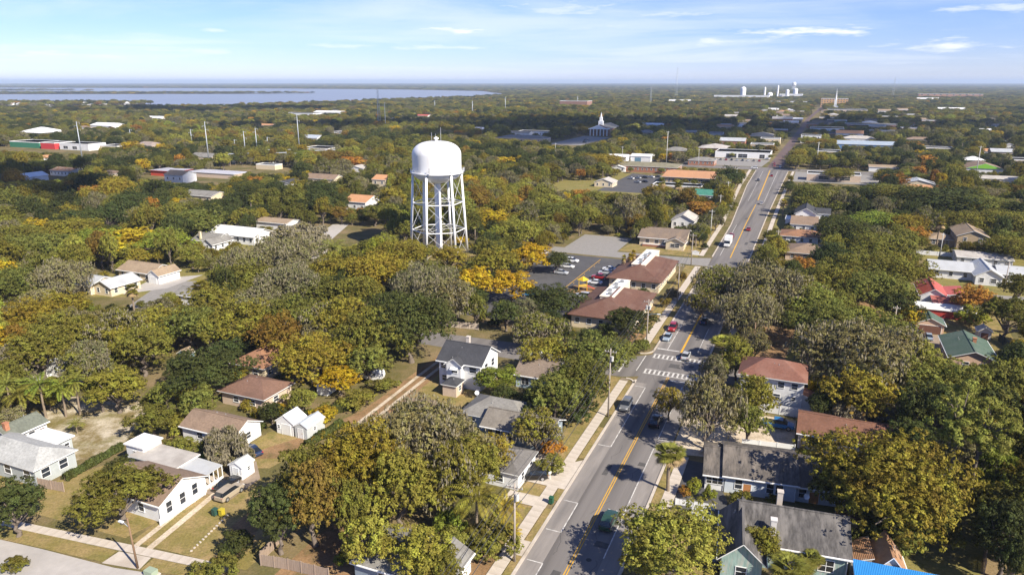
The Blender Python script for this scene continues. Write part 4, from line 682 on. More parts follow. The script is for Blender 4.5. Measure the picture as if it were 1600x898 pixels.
# ================================================================ WATER TOWERS AND TANKS
STEEL = mat('white_tower_steel', (0.80, 0.80, 0.80), 0.45, 0.03, 0.3, big=0.5, stain=(0.62,0.59,0.55), stain_amt=0.45, spec=0.4, stretch=(1,1,.1))
def water_tower(label, x, y, H_top=40.2, Rt=8.6, zb=29.6, rb=10.3, phase=10.0, detail=True, group=None):
    root = thing('water_tower', label, 'water tower', (x, y, 0), 0, group); k = H_top/40.2
    m_ = MB(); dome = [(Rt*math.cos(a)**0.72, zb + 6.0*k + (H_top-zb-6.0*k)*math.sin(a)) for a in np.linspace(0, math.pi/2*0.998, 20)]
    m_.lathe([(Rt*math.cos(a)*0.985, zb - 4.0*k*math.sin(a)) for a in np.linspace(math.pi/2*0.98, 0, 12)] + [(Rt, zb-.02), (Rt, zb+.1*k), (Rt, zb+1.5*k), (Rt, zb+4.8*k), (Rt, zb+6.0*k)] + dome[1:], 72); m_.build('tank', STEEL, root, smooth=True)
    m_ = MB(); R1 = Rt+0.75*k; m_.lathe([(Rt-0.02, zb-0.25), (R1, zb-0.25), (R1, zb+0.15), (Rt-0.02, zb+0.15)], 72); bal = m_.build('balcony', STEEL, root)
    for zr in (.6, 1.1):
        m_ = MB(); m_.lathe([(R1-.05, zb+zr), (R1, zb+zr), (R1, zb+zr+.07), (R1-.05, zb+zr+.07), (R1-.05, zb+zr)], 72); m_.build('rail', STEEL, bal)
    for j in range(24 if detail else 0):
        a = 2*math.pi*j/24; m_ = MB(); m_.tube(((R1-.03)*math.cos(a), (R1-.03)*math.sin(a), zb+.15), ((R1-.03)*math.cos(a), (R1-.03)*math.sin(a), zb+1.12), .035, .035, 5); m_.build('rail_post', STEEL, bal)
    m_ = MB(); m_.lathe([(1.25*k, 0), (1.1*k, zb-3.6*k)], 24); m_.build('riser', STEEL, root, smooth=True)
    P = []
    for j in range(6):
        a = math.radians(phase + 60*j); p0 = (rb*math.cos(a), rb*math.sin(a), 0); p1 = (Rt*0.985*math.cos(a), Rt*0.985*math.sin(a), zb-0.2); P.append((Vector(p0), Vector(p1)))
        m_ = MB(); m_.tube(p0, p1, 0.44*k, 0.44*k, 14); m_.build('leg', STEEL, root, smooth=True)
    lev = [0.31, 0.64]; 
    if not detail: return root
    for f in lev:
        for j in range(6):
            m_ = MB(); a = P[j][0].lerp(P[j][1], f); b = P[(j+1) % 6][0].lerp(P[(j+1) % 6][1], f); m_.tube(a, b, 0.16, 0.16, 8); m_.build('strut', STEEL, root)
            m_ = MB(); c = Vector((0, 0, a.z)); m_.tube(a, c, 0.05, 0.05, 6); m_.build('tie', STEEL, root)
    for f0, f1 in ((0.0, .31), (.31, .64), (.64, .97)):
        for j in range(6):
            for q in (0, 1):
                m_ = MB(); A = P[j]; Bq = P[(j+1) % 6]
                if q: A, Bq = Bq, A
                m_.tube(A[0].lerp(A[1], f0), Bq[0].lerp(Bq[1], f1), 0.045, 0.045, 5); m_.build('cross_rod', STEEL, root)
    m_ = MB(); m_.lathe([(0.45, H_top-0.1), (0.45, H_top+0.5), (0.9, H_top+0.75), (0.9, H_top+1.05), (0.1, H_top+1.5)], 20); m_.build('vent', STEEL, root)
    ANT = mat('antenna_grey', (0.35,0.36,0.38), 0.5, 0.1)
    for (ax, ay, hz) in ((1.6,0.3,4.6),(-1.6,0.4,2.9),(-0.3,1.2,2.4)):
        m_ = MB(); m_.tube((ax,ay,H_top-0.4),(ax,ay,H_top+hz),0.09,0.06,6); m_.build('antenna', ANT, root)
    for (an, hz) in ((-8,1.4),(-100,1.9),(-55,1.0)):
        a = math.radians(an); m_ = MB(); X, Y = (Rt+1.1)*math.cos(a), (Rt+1.1)*math.sin(a); m_.tube((X*0.92,Y*0.92,zb+0.5),(X,Y,zb+0.6),0.08,0.08,6); m_.box(X-.18,X+.18,Y-.12,Y+.12,zb+0.3,zb+0.3+hz); m_.build('panel_antenna', ANT, root)
    return root
water_tower('white water tower on six legs with domed tank above the trees', -26.4, 252.0)
MARKS.append(('the white water tower', -26.4, 252.0)); TOWER = (-26.4, 252.0)
st = to_st(*TOWER); FOOT.append((st[0]-11, st[0]+11, st[1]-11, st[1]+11, 12))
water_tower('tiny distant white water tower near the horizon', 1900, 4980, 58.0, 13.0, 40.0, 12.0, 30, False)
def tank(label, x, y, r, h):
    root = thing('storage_tank', label, 'tank', (x, y, 0)); m_ = MB(); m_.lathe([(r,0),(r,h-r*0.9)]+[(r*math.cos(a), h-r*0.9+r*0.9*math.sin(a)) for a in np.linspace(0.2, 1.5, 6)], 20); m_.build('shell', STEEL, root, smooth=True)
    m_ = MB(); m_.tube((r+.3,0,0),(r+.3,0,h*0.9),0.25,0.25,6); m_.build('ladder', STEEL, root)
for k, (x, y, r, h, lab) in enumerate([(790,2520,9,44,'tall white silo with domed top at left end of the factory'),(905,2640,3.5,42,'thin white stack left of the factory tanks'),(925,2640,9,24,'squat white tank between the two thin factory stacks'),(955,2650,3,48,'thin grey-white stack right of the squat tank'),(990,2650,6,34,'grey silo in the middle of the factory yard'),(1030,2680,8,38,'pale silo beside the right factory hall')]): tank(lab, x, y, r, h)

# ================================================================ VEHICLES
CARP = mat('car_paint', (1,1,1), 0.28, 0.02, 1, objcol=True, spec=0.5, coat=0.6); TYRE = mat('tyre', (0.02,0.02,0.02), 0.9, 0.1); RIM = mat('rim', (0.45,0.45,0.46), 0.35, 0.05, metal=0.6)
CGLASS = mat('car_glass', (0.015,0.018,0.022), 0.08, 0.1, spec=0.7); HEADL = mat('headlight', (0.75,0.75,0.72), 0.2, 0.02); TAILL = mat('tail_light', (0.45,0.02,0.015), 0.3, 0.02); BLACKP = mat('black_plastic', (0.03,0.03,0.03), 0.7, 0.1)
def sections(secs, m=0):
    """loft of cross sections across the car: (y, half width low, half width high, z low, z high)"""
    mb = MB(); rows = []
    for (y, wl, wh, zl, zh) in secs:
        i = len(mb.v); e = min(0.1, (zh-zl)*0.3); mb.v += [(-wl*.94,y,zl),(-wl,y,zl+e),(-wh,y,zh-e*0.7),(-wh*.88,y,zh),(wh*.88,y,zh),(wh,y,zh-e*0.7),(wl,y,zl+e),(wl*.94,y,zl)]; rows.append(i)
    for a, b in zip(rows[:-1], rows[1:]):
        for k in range(8):
            l = (k+1) % 8; mb.f.append((a+k, a+l, b+l, b+k)); mb.m.append(m)
    mb.f.append(tuple(rows[0]+k for k in reversed(range(8)))); mb.m.append(m); mb.f.append(tuple(rows[-1]+k for k in range(8))); mb.m.append(m)
    return mb
def wheel_meshes(r):
    t = MB(); t.tube((-0.11,0,0),(0.11,0,0),r,r,16); c = MB(); c.tube((-0.125,0,0),(0.125,0,0),r*0.62,r*0.62,10); return t.mesh('wheel', TYRE), c.mesh('rim', RIM)
KINDS = {}
def car_kind(k):
    if k in KINDS: return KINDS[k]
    if k == 'sedan':
        body = sections([(-2.3,.72,.66,.42,.72),(-2.2,.84,.78,.28,.86),(-1.4,.88,.85,.22,.93),(0.6,.89,.86,.22,.93),(1.3,.88,.83,.22,.90),(2.1,.84,.74,.26,.78),(2.32,.70,.62,.36,.64)])
        cabin = sections([(-1.75,.78,.70,.90,.94),(-1.05,.78,.60,.90,1.36),(-0.2,.79,.61,.90,1.43),(0.45,.79,.60,.90,1.38),(1.2,.78,.68,.88,.93)]); roofp = sections([(-1.0,.585,.57,1.36,1.385),(-0.2,.595,.58,1.42,1.455),(0.42,.585,.57,1.375,1.40)]); wb, r, L = 1.38, .33, 2.3; zb = .74
    elif k == 'suv':
        body = sections([(-2.3,.80,.76,.42,.95),(-2.2,.90,.86,.32,1.05),(-1.4,.93,.90,.28,1.08),(0.8,.93,.90,.28,1.08),(1.4,.92,.86,.28,1.05),(2.15,.88,.80,.32,.95),(2.34,.76,.68,.42,.82)])
        cabin = sections([(-2.2,.84,.78,1.04,1.10),(-1.95,.84,.70,1.04,1.64),(-0.4,.85,.71,1.04,1.72),(0.5,.85,.70,1.04,1.66),(1.25,.84,.76,1.02,1.08)]); roofp = sections([(-1.95,.68,.66,1.64,1.675),(-0.4,.69,.67,1.71,1.755),(0.48,.68,.66,1.655,1.69)]); wb, r, L = 1.42, .38, 2.32; zb = .88
    elif k == 'pickup':
        body = sections([(-2.8,.86,.84,.48,1.0),(-2.7,.95,.92,.40,1.06),(-1.0,.95,.92,.34,1.06),(1.0,.95,.92,.34,1.08),(1.6,.95,.90,.34,1.08),(2.5,.92,.85,.38,1.0),(2.7,.82,.74,.46,.9)])
        cabin = sections([(-0.95,.86,.80,1.05,1.10),(-0.8,.86,.72,1.05,1.72),(0.3,.87,.73,1.05,1.78),(0.75,.86,.72,1.05,1.72),(1.5,.86,.78,1.04,1.10)]); roofp = sections([(-0.8,.70,.68,1.72,1.76),(0.3,.71,.69,1.775,1.82),(0.73,.70,.68,1.715,1.75)]); wb, r, L = 1.75, .42, 2.75; zb = .9
    else:
        body = sections([(2.2,1.05,1.02,.55,1.5),(2.3,1.08,1.04,.5,1.6),(3.6,1.08,1.0,.5,1.5),(3.75,.95,.9,.6,1.3)]); cabin = sections([(1.9,1.05,.98,.9,2.5),(2.9,1.05,.95,1.4,2.55),(3.4,1.04,.98,1.4,1.6)]); roofp = sections([(1.9,.96,.93,2.5,2.56),(2.85,.95,.92,2.56,2.62)]); wb, r, L = 2.6, .5, 3.7; zb = 1.0
    win = cabin.mesh('cabin', CGLASS); ex = {}
    if k == 'pickup':
        m_ = MB(); m_.box(-.78,.78,-2.62,-1.05,1.0,1.075); ex['bed'] = m_.mesh('bed', BLACKP)
    if k == 'truck':
        m_ = MB(); m_.box(-1.2,1.2,-4.2,1.8,1.0,3.5); m_.box(-1.1,1.1,-4.2,1.9,.6,1.0); ex['cargo_box'] = m_.mesh('cargo_box', mat('box_white',(0.72,0.72,0.7),0.5,0.05))
    hl = MB(); hl.box(-.16,.16,-.05,.06,-.08,.08)
    KINDS[k] = dict(body=body.mesh('body', CARP), cabin=win, roof=roofp.mesh('roof', CARP), wheel=wheel_meshes(r), head=hl.mesh('headlight', HEADL), tail=hl.mesh('tail_light', TAILL), wb=wb, r=r, L=L, zb=zb, ex=ex); return KINDS[k]
def vehicle(kind, col, s, t, head, label, cat='car', parts=True, group=None, name=None):
    K = car_kind(kind); x, y = S(s, t); root = thing(name or {'sedan':'parked_car','suv':'suv','pickup':'pickup_truck','truck':'box_truck'}[kind], label, cat, (x, y, 0.045), ROT + math.radians(head), group)
    c4 = (*col, 1)
    for nm in ('body', 'roof'): o = put(nm, K[nm], root); o.color = c4
    put('cabin', K['cabin'], root)
    for nm, me in K['ex'].items(): put(nm, me, root)
    hw = .80 if kind == 'sedan' else (.84 if kind != 'truck' else 1.0)
    for sx in (-1, 1):
        for sy in (-1, 1):
            w_ = put('wheel', K['wheel'][0], root, (sx*hw, sy*K['wb'] - (0.25 if kind == 'truck' and sy < 0 else 0), K['r'])); put('rim', K['wheel'][1], w_)
    if parts:
        for sx in (-1, 1):
            put('headlight', K['head'], root, (sx*.58, K['L']-.05, K['zb']-.08)); put('tail_light', K['tail'], root, (sx*.64, -K['L']+(.08 if kind != 'truck' else -.45), K['zb']+.02))
    return root
SILV=(.42,.43,.44); BLK=(.012,.012,.014); RED=(.30,.015,.02); GRY=(.14,.145,.15); DBL=(.02,.035,.08); WHT=(.72,.72,.71); GRN=(.025,.06,.035); BGE=(.36,.30,.22); BLU=(.02,.16,.38); LBL=(.28,.34,.40)
V = vehicle
V('suv', GRY, 133.2, -4.75, 180, 'grey SUV parked at the left kerb below the crossing'); V('suv', BLK, 128.6, 1.9, 0, 'black off-roader driving away in the tree shade on the main road')
V('suv', GRN, 95.6, 2.2, 0, 'dark green SUV on the main road beside the big bottom oak'); V('sedan', SILV, 163.6, 1.4, 0, 'silver car crossing the far zebra crossing on the main road')
V('sedan', DBL, 190, 1.6, 0, 'dark blue car in the oak shade past the crossing'); V('suv', RED, 181.6, -4.9, 180, 'maroon car parked at the kerb in front of the near clinic wing'); V('sedan', LBL, 174.2, -4.8, 180, 'silver-blue car parked at the kerb just past the crossing')
V('suv', GRY, 235.5, -4.7, 180, 'grey car parked at the kerb beside the far clinic wing'); V('truck', WHT, 285.5, -3.6, 180, 'white box truck coming towards the camera on the main road', 'truck'); V('pickup', RED, 301.5, -4.0, 180, 'red pickup close behind the white box truck', 'pickup')
V('sedan', RED, 319.5, 1.0, 0, 'bright red car driving away past the white box truck'); V('sedan', SILV, 391.5, 0.8, 0, 'silver car on the far stretch of the main road'); V('sedan', BLK, 484, -8, 180, 'black car coming from the big junction'); V('suv', WHT, 553, -16, 90, 'white van crossing the big junction')
V('sedan', RED, 511, -1.6, 0, 'red car waiting at the big junction'); V('suv', WHT, 566, 1.0, 180, 'white car at the near end of the brick street'); V('sedan', (.3,.04,.03), 574, -3.5, 180, 'dark red car leading the queue on the brick street'); V('sedan', (.28,.05,.04), 590, -4.5, 180, 'brick-red car second in the queue on the brick street')
V('suv', BLK, 102.7, -13.6+1.6, 90+25, 'black SUV parked beside the small grey-roofed house'); V('sedan', BLK, 82.2, -54.6, 0, 'black car parked by the small white shed'); V('suv', BGE, 80.4, -52.4, 0, 'beige SUV parked next to the black car'); V('sedan', DBL, 91.8, -58.4, 70, 'blue car parked on the dirt alley at the grey weeping tree')
V('pickup', BLU, 136.0, 22.6, -90, 'bright blue pickup in the yard behind the white fence', 'pickup'); V('sedan', LBL, 199.3, 53.6, 0, 'grey-blue car on the drive of the brown-doored garage'); V('sedan', (.05,.055,.06), 92.2, 18.6, 80, 'dark old car in front of the teal house')
for (k_, c_, s, t, h_, lab) in (('pickup', RED, 221, -35.2, 90, 'red pickup in the clinic parking lot'), ('sedan', SILV, 227.5, -35.2, 90, 'silver car parked beyond the red pickup at the clinic'), ('sedan', WHT, 214.8, -35.0, 90, 'white car parked nearest the playground equipment'), ('suv', SILV, 199.5, -34.2, 90, 'silver SUV parked behind the near clinic wing'), ('suv', (.03,.2,.45), 195.2, -49, -70, 'bright blue SUV under the trees at the left of the clinic lot'),
    ('sedan', RED, 200.2, -51.2, -70, 'red car behind the bright blue SUV'), ('suv', WHT, 238.3, -50.2, -90, 'white SUV at the far left corner of the clinic lot'), ('sedan', WHT, 230.5, -49.2, -90, 'white car second from the far left corner of the clinic lot'), ('sedan', SILV, 222, -48.5, -90, 'silver car third from the far left corner of the clinic lot'), ('sedan', WHT, 232.5, -35.3, 90, 'white car parked farthest along the clinic wall'), ('sedan', WHT, 246, -63, 0, 'white car beside the street behind the clinic lot')):
    V(k_, c_, s, t, h_, lab)
for k, (c_, s, t) in enumerate(((WHT,462,-84),(SILV,466,-80.5),(BLK,470,-77),(WHT,474,-73.5),(GRY,478,-70),(SILV,446,-76),(BLK,450,-72.5))): V('sedan', c_, s, t, 65, f'{["white","silver","black","white","grey","silver","black"][k]} car, {["first","second","third","fourth","fifth","sixth","seventh"][k]} from the left in the small lot by the pale cottage', parts=False, group='cars in the lot by the pale cottage')
cn = ['white', 'grey', 'red', 'black', 'silver', 'blue']; cc = [WHT, GRY, RED, BLK, SILV, DBL]
for k in range(9): V('sedan', cc[k % 6], 604, -50+k*4.2, 0, f'{cn[k % 6]} car, {["first","second","third","fourth","fifth","sixth","seventh","eighth","ninth"][k]} from the left in front of the white dealership', parts=False, group='cars at the dealership')
for k in range(6): V('sedan', cc[(k*2+3) % 6], 722+8*k, -196-2.0*k, 90, f'{cn[(k*2+3) % 6]} car, {["first","second","third","fourth","fifth","sixth"][k]} from the front in the lot before the brick church', parts=False, group='cars at the church lot')

# ================================================================ POLES, WIRES, MASTS
WOOD = mat('pole_wood', (0.36,0.31,0.26), 0.9, 0.15, 2, stretch=(3,3,0.4)); WOODB = mat('brown_pole_wood', (0.22,0.14,0.085), 0.9, 0.15, 2); GALV = mat('galvanised_steel', (0.40,0.43,0.46), 0.5, 0.06, metal=0.3); CPOLE = mat('concrete_pole', (0.50,0.49,0.46), 0.85, 0.08); WIRE = mat('wire', (0.06,0.06,0.06), 0.6, 0.1); INSUL = mat('insulator', (0.5,0.5,0.48), 0.4, 0.05)
POLES = {}
def pole(key, label, s, t, h, arm=1.1, trafo=0, lamp=None, r=0.17, m=None, rz=0.0, name='utility_pole', lean=0.0, xy=None, group=None):
    x, y = S(s, t) if xy is None else xy; root = thing(name, label, 'pole' if not lamp or arm else 'street lamp', (x, y, 0), ROT + rz, group); root.rotation_euler[0] = lean; m = m or WOOD
    mb = MB(); mb.tube((0,0,0),(0,0,h),r,r*0.62,10); mb.build('shaft', m, root, smooth=True)
    if arm:
        mb = MB(); mb.box(-arm,arm,-.06,.06,h-.75,h-.62); mb.build('crossarm', m, root)
        for q in (-arm*.9, -arm*.4, arm*.4, arm*.9):
            mb = MB(); mb.lathe([(.05,0),(.08,.05),(.05,.12),(.08,.18),(.03,.25)],8); mb.build('insulator', INSUL, root, (q, 0, h-.62))
    for q in range(trafo):
        mb = MB(); mb.lathe([(.02,0),(.27,.04),(.27,.85),(.2,.95),(.02,.97)],14); mb.build('transformer', CPOLE, root, (.36*(1 if q % 2 == 0 else -1), -0.1, h-2.4-0.0*q))
    if lamp:
        L_, hz = lamp; mb = MB(); mb.path([(0,0,hz),(L_*.5,0,hz+.45),(L_,0,hz+.55)], .05); mb.build('lamp_arm', GALV, root)
        mb = MB(); mb.box(L_-.1,L_+.65,-.15,.15,hz+.45,hz+.6); mb.build('lamp_head', mat('lamp_white',(0.66,0.68,0.68),0.4,0.04), root)
    POLES[key] = (x, y, h, arm); return root
pole('p1', 'tall pale utility pole on the sidewalk at the bottom of the main road', 82.9, -6.9, 11.6, trafo=1); pole('p2', 'tall pale utility pole left of the main road before the crossing', 128.2, -6.9, 13.6, trafo=1); pole('p3', 'utility pole with transformers at the street corner by the clinic', 165.2, -8.0, 12.3, trafo=2, lamp=(2.2,8.5))
pole('p4', 'utility pole on the verge between the two clinic wings', 205, -8.0, 11.5); pole('p5', 'slim utility pole at the corner past the far clinic wing', 250, -11.5, 11); pole('p6', 'utility pole on the left verge past the old brown-roofed house', 300, -12, 11, m=CPOLE); pole('p7', 'utility pole on the left verge near the white box truck', 338.6, -13.5, 11.5, m=CPOLE); pole('p8', 'utility pole on the left verge by the teal-roofed house', 390, -16, 11, m=CPOLE); pole('p8b', 'utility pole on the left verge before the big junction', 460, -19, 11, m=CPOLE)
pole('lamp', 'brown wooden street lamp pole leaning beside the lower-left sidewalk', 62.9, -51.0, 7.6, arm=0, lamp=(-1.6,6.2), m=WOODB, r=.15, lean=math.radians(2))
pole('r1', 'thin utility pole among the trees right of the crossing', 197.4, 45.7, 8, arm=0.8); pole('r2', 'grey utility pole beside the wide metal-roofed house', 253.7, 79.5, 9.2, arm=0.8); pole('r3', 'utility pole right of the main road by the brown hip-roofed house', 281, 14.2, 8.5, arm=0.8); pole('r4', 'utility pole at the right edge above the two-storey tan house', 371.5, 88.5, 9, arm=0, lamp=(-3,8.2), m=CPOLE); pole('r5', 'palm-like bare pole standing in front of the two-storey tan house', 298, 68.5, 8.5, arm=0.6, m=CPOLE)
pole('r6', 'tall concrete pole at the big junction right of the brick street', 577, 25, 18.3, arm=1.4, m=CPOLE, r=.28); pole('r7', 'tall concrete pole rising before the lime-gabled building', 560, 122, 20, arm=1.4, m=CPOLE, r=.28); pole('r8', 'tall pale pole rising behind the olive-roofed school wing', 564, -81.4, 24, arm=1.4, m=CPOLE, r=.3); pole('r9', 'thin pole in front of the left white warehouse', 548, -112, 13, m=CPOLE); pole('r10', 'pole left of the round yellow-green tree by the warehouses', 545, -165, 14, m=CPOLE); pole('r11', 'pole beside the brick shop at the big junction', 548, -55, 13, m=CPOLE); pole('r12', 'brown pole on the grass right of the crossing', 171, 15.2, 8, arm=0, m=WOODB)
def steel_pole(label, x, y, h, r=0.55):
    root = thing('transmission_pole', label, 'pole', (x, y, 0), 0.4); mb = MB(); mb.tube((0,0,0),(0,0,h),r,r*.45,12); mb.build('shaft', GALV, root, smooth=True)
    for k in range(3):
        z = h - .8 - k*2.6; sg = 1 if k % 2 == 0 else -1; mb = MB(); mb.tube((0,0,z),(sg*1.9,0,z+.35),.12,.08,6); a = mb.build('arm', GALV, root); mb = MB(); mb.tube((sg*1.9,0,z+.3),(sg*1.9,0,z-1.0),.09,.09,6); mb.build('insulator_string', INSUL, a)
for (lab, x, y, h) in (
    ('tall steel pole in front of the far left shopping strip', -327, 547, 31.4),
    ('tallest steel pole at the left of the substation', -227, 538, 31.9),
    ('steel pole at the left of the substation, second tallest', -222, 600, 21),
    ('steel pole in the middle of the substation', -212, 600, 23.5),
    ('tall steel pole at the right of the substation', -185, 628, 33.6),
    ('short steel pole inside the substation', -241, 628, 12),
    ('short steel pole right of the substation centre', -216, 639, 13.4),
    ('steel pole left of the lattice mast behind the tower woods', -160, 921, 35.3),
    ('distant steel pole above the dark canopy left of the tower', -70, 1296, 27.5),
    ('distant steel pole straight above the water tower', -13, 1427, 31.4),
    ('distant steel pole left of the brown-brick hall', 152, 1702, 28.7),
    ('distant short pole near the lake shore woods', -171, 1624, 20),
    ('short steel pole left of the substation trees', -312, 705, 16),
    ('small steel pole far left behind the orange trees', -379, 720, 15),
    ): steel_pole(lab, x, y, h, 0.5 if y < 1000 else 0.8)
def lattice(label, x, y, h, w_):
    root = thing('radio_mast', label, 'mast', (x, y, 0), .3); mb = MB(); n_ = max(6, int(h/6))
    for j in range(3):
        a = 2*math.pi*j/3; mb.tube((w_*math.cos(a),w_*math.sin(a),0),(w_*.35*math.cos(a),w_*.35*math.sin(a),h),.16+h*.0012,.12+h*.0008,5)
    mb.build('mast_legs', GALV, root); mb = MB()
    for k in range(n_):
        f0, f1 = k/n_, (k+1)/n_; r0, r1 = w_*(1-.65*f0), w_*(1-.65*f1)
        for j in range(3):
            a, b = 2*math.pi*j/3, 2*math.pi*((j+1) % 3)/3; mb.tube((r0*math.cos(a),r0*math.sin(a),f0*h),(r1*math.cos(b),r1*math.sin(b),f1*h),.08+h*.0006,.08+h*.0006,4)
    mb.build('bracing', GALV, root); mb = MB(); mb.tube((0,0,h),(0,0,h*1.08),.2,.1,5); mb.build('antenna', GALV, root)
lattice('lattice radio mast rising from woods near the lake', -180, 986, 50, 2.6); lattice('tall lattice radio mast near the horizon left of the factory', 615, 2761, 112, 6.0); lattice('slim lattice mast left of the tall radio mast', 365, 1935, 46, 3.0); lattice('lattice mast beside the long reddish building', 1500, 2900, 75, 5.0)
def wires(keys, heights, label, offs=(-1, -.45, .45, 1)):
    root = thing('power_line', label, 'power line', (0,0,0))
    for a, b in zip(keys[:-1], keys[1:]):
        A, Bp = POLES[a], POLES[b]
        for o in offs:
            pts = []
            for k in range(9):
                f = k/8; sag = 0.9*4*f*(1-f); pts.append((A[0]+(Bp[0]-A[0])*f + o*RX[0], A[1]+(Bp[1]-A[1])*f + o*RX[1], A[2]-.4+(Bp[2]-A[2])*f - sag))
            mb = MB(); mb.path(pts, .028, 4); mb.build('wire', WIRE, root)
        pts = [(A[0]+(Bp[0]-A[0])*f, A[1]+(Bp[1]-A[1])*f, A[2]*.68+(Bp[2]*.68-A[2]*.68)*f-1.2*4*f*(1-f)) for f in np.linspace(0,1,9)]
        mb = MB(); mb.path(pts, .045, 4); mb.build('cable', WIRE, root)
POLES['q0'] = (*S(40,-6.9), 11.6, 1)
wires(['q0','p1','p2','p3','p4','p5','p6','p7'], None, 'overhead wires strung along the left side of the main road')
# substation gantries
def gantry(label, x, y, w_, h):
    root = thing('substation_gantry', label, 'gantry', (x,y,0), .3)
    for q in (-w_/2, w_/2):
        mb = MB(); mb.tube((q,0,0),(q,0,h),.3,.22,6); mb.build('column', GALV, root)
    mb = MB(); mb.box(-w_/2-.5,w_/2+.5,-.3,.3,h-.9,h-.3); mb.build('beam', GALV, root)
    for k in range(3):
        mb = MB(); mb.box(-1.4,1.4,-1.2,1.2,0,2.6); mb.lathe([(.2,2.6),(.3,3.0),(.12,4.2)],8); mb.build('equipment', mat('equipment_grey',(0.36,0.39,0.41),0.5,0.1), root, (-w_/2+3+k*(w_-6)/2, 2.5, 0))
for k, (x, y) in enumerate(((-205,545),(-182,550),(-160,548),(-195,575),(-172,580),(-150,572))): gantry(f'{["front left","front middle","front right","rear left","rear middle","rear right"][k]} grey steel gantry of the electrical substation', x, y, 18, 8.5)

# ================================================================ FENCES, WALLS AND SMALL THINGS
FWOOD = mat('weathered_fence_wood', (0.33,0.25,0.19), 0.9, 0.2, 1.5, stretch=(6,6,0.5)); VINYL = mat('white_vinyl', (0.74,0.74,0.72), 0.5, 0.04)
def fence(label, pts, h, m, board=0.0, panel=2.4, name='fence'):
    x0, y0 = S(*pts[0]); root = thing(name, label, 'fence', (x0, y0, 0), ROT); s_0, t_0 = pts[0]
    for (sa, ta), (sb, tb) in zip(pts[:-1], pts[1:]):
        L_ = math.hypot(sb-sa, tb-ta); ang = math.atan2(sb-sa, tb-ta); n_ = max(1, round(L_/panel))
        for k in range(n_):
            f = (k+.5)/n_; lx = ta+(tb-ta)*f-t_0; ly = sa+(sb-sa)*f-s_0; pl = L_/n_
            mb = MB()
            if board:
                nb = max(2, int(pl/board))
                for q in range(nb):
                    xx = -pl/2+q*pl/nb; dz = random.uniform(-.06,.06); dy = random.uniform(-.012,.012); mb.box(xx+.01, xx+pl/nb-.012, -.02+dy, .02+dy, .05, h+dz)
                mb.box(-pl/2, pl/2, .03, .07, h*.3, h*.3+.09); mb.box(-pl/2, pl/2, .03, .07, h*.8, h*.8+.09)
            else: mb.box(-pl/2+.06, pl/2-.06, -.03, .03, .08, h)
            mb.build('panel', m, root, (lx, ly, 0), ang)
        for k in range(n_+1):
            f = k/n_; mb = MB(); mb.box(-.07,.07,-.07,.07,0,h+.1); mb.build('post', m, root, (ta+(tb-ta)*f-t_0, sa+(sb-sa)*f-s_0, 0), ang)
    return root
fence('grey board fence running from the light grey house', [(70.8,-81.3),(71.4,-76.5)], 1.6, FWOOD, .16); fence('white picket-topped panel fence along the two-track drive', [(70.8,-55.9),(79.2,-56.1)], .9, VINYL, .22)
fence('tan board fence at the bottom between the oaks', [(69.5,-36.8),(70.2,-33),(70.6,-27)], 1.7, FWOOD, .16); fence('short return of tan board fence at bottom left of the oaks', [(70,-37.2),(75,-37.8)], 1.7, FWOOD, .16); fence('brown board fence behind the blue-grey bungalow', [(124,-31.4),(118.5,-31.8)], 1.8, FWOOD, .18); fence('low brown board fence on the lawn left of the bungalow', [(118,-44.5),(119,-38)], 1.6, FWOOD, .18)
fence('pale board fence by the far side of the side street', [(161,-62),(162.5,-50)], 1.7, mat('pale_fence_wood',(0.5,0.42,0.34),0.9,0.15), .2); fence('white vinyl fence in front of the red-brown roofed two-storey house', [(141.5,17.5),(141.5,27.5)], 1.9, VINYL); fence('white vinyl fence behind the long white house', [(125.3,17.3),(126.5,25.6)], 1.9, VINYL); fence('white fence by the two-storey tan house', [(298,58),(298,75)], 1.6, VINYL); fence('dark green screen fence curving beside the green-roofed house', [(204,69),(196,70.5),(186,70)], 1.9, mat('dark_screen_fence',(0.03,0.04,0.035),0.8,0.1)); fence('white ranch-rail fence with posts by the dark drive', [(104.2,10.0),(104.6,12.6),(104.9,15.5)], 1.0, VINYL, .5)
fence('weathered board fence beyond the big dome-shaped oak', [(104,49),(112,50.5)], 1.8, FWOOD, .2)
def hedge(label, pts, w_, h, seed): HEDGES.append((label, pts, w_, h, seed))
HEDGES = []
hedge('clipped dark hedge between sandy lot and white house', [(73.5,-79.2),(84.2,-79.8)], 1.0, 1.5, 1); hedge('long low hedge behind the low brown-grey house', [(99.5,-76),(98.8,-62)], 1.4, 1.4, 2); hedge('ragged hedge along the dirt alley right of the sheds', [(97,-51.4),(106,-50.6)], 1.5, 1.4, 3); hedge('green hedge along the edge of the dirt alley, upper part', [(104,-61),(113,-52)], 1.6, 1.5, 4)
def bin_(label, s, t, col):
    x, y = S(s, t); root = thing('wheelie_bin', label, 'bin', (x, y, .1), ROT); m = mat('bin_'+str(col), col, .6, .05); mb = MB(); mb.prism([(-.3,-.3),(.3,-.3),(.3,.35),(-.3,.35)],.08,1.0); mb.build('body', m, root); mb = MB(); mb.box(-.33,.33,-.36,.38,1.0,1.08); mb.build('lid', m, root)
    for q in (-.25,.25):
        mb = MB(); mb.tube((q-.04,.33,.1),(q+.04,.33,.1),.1,.1,8); mb.build('wheel', TYRE, root)
bin_('green wheelie bin on the verge of the main road', 97.2, -7.0, (.02,.09,.05)); bin_('green wheelie bin on the lawn by the two-track drive', 75.6, -50.6, (.03,.08,.06)); bin_('yellow-lidded bin next to the green bin by the drive', 75.9, -49.6, (.45,.36,.03))
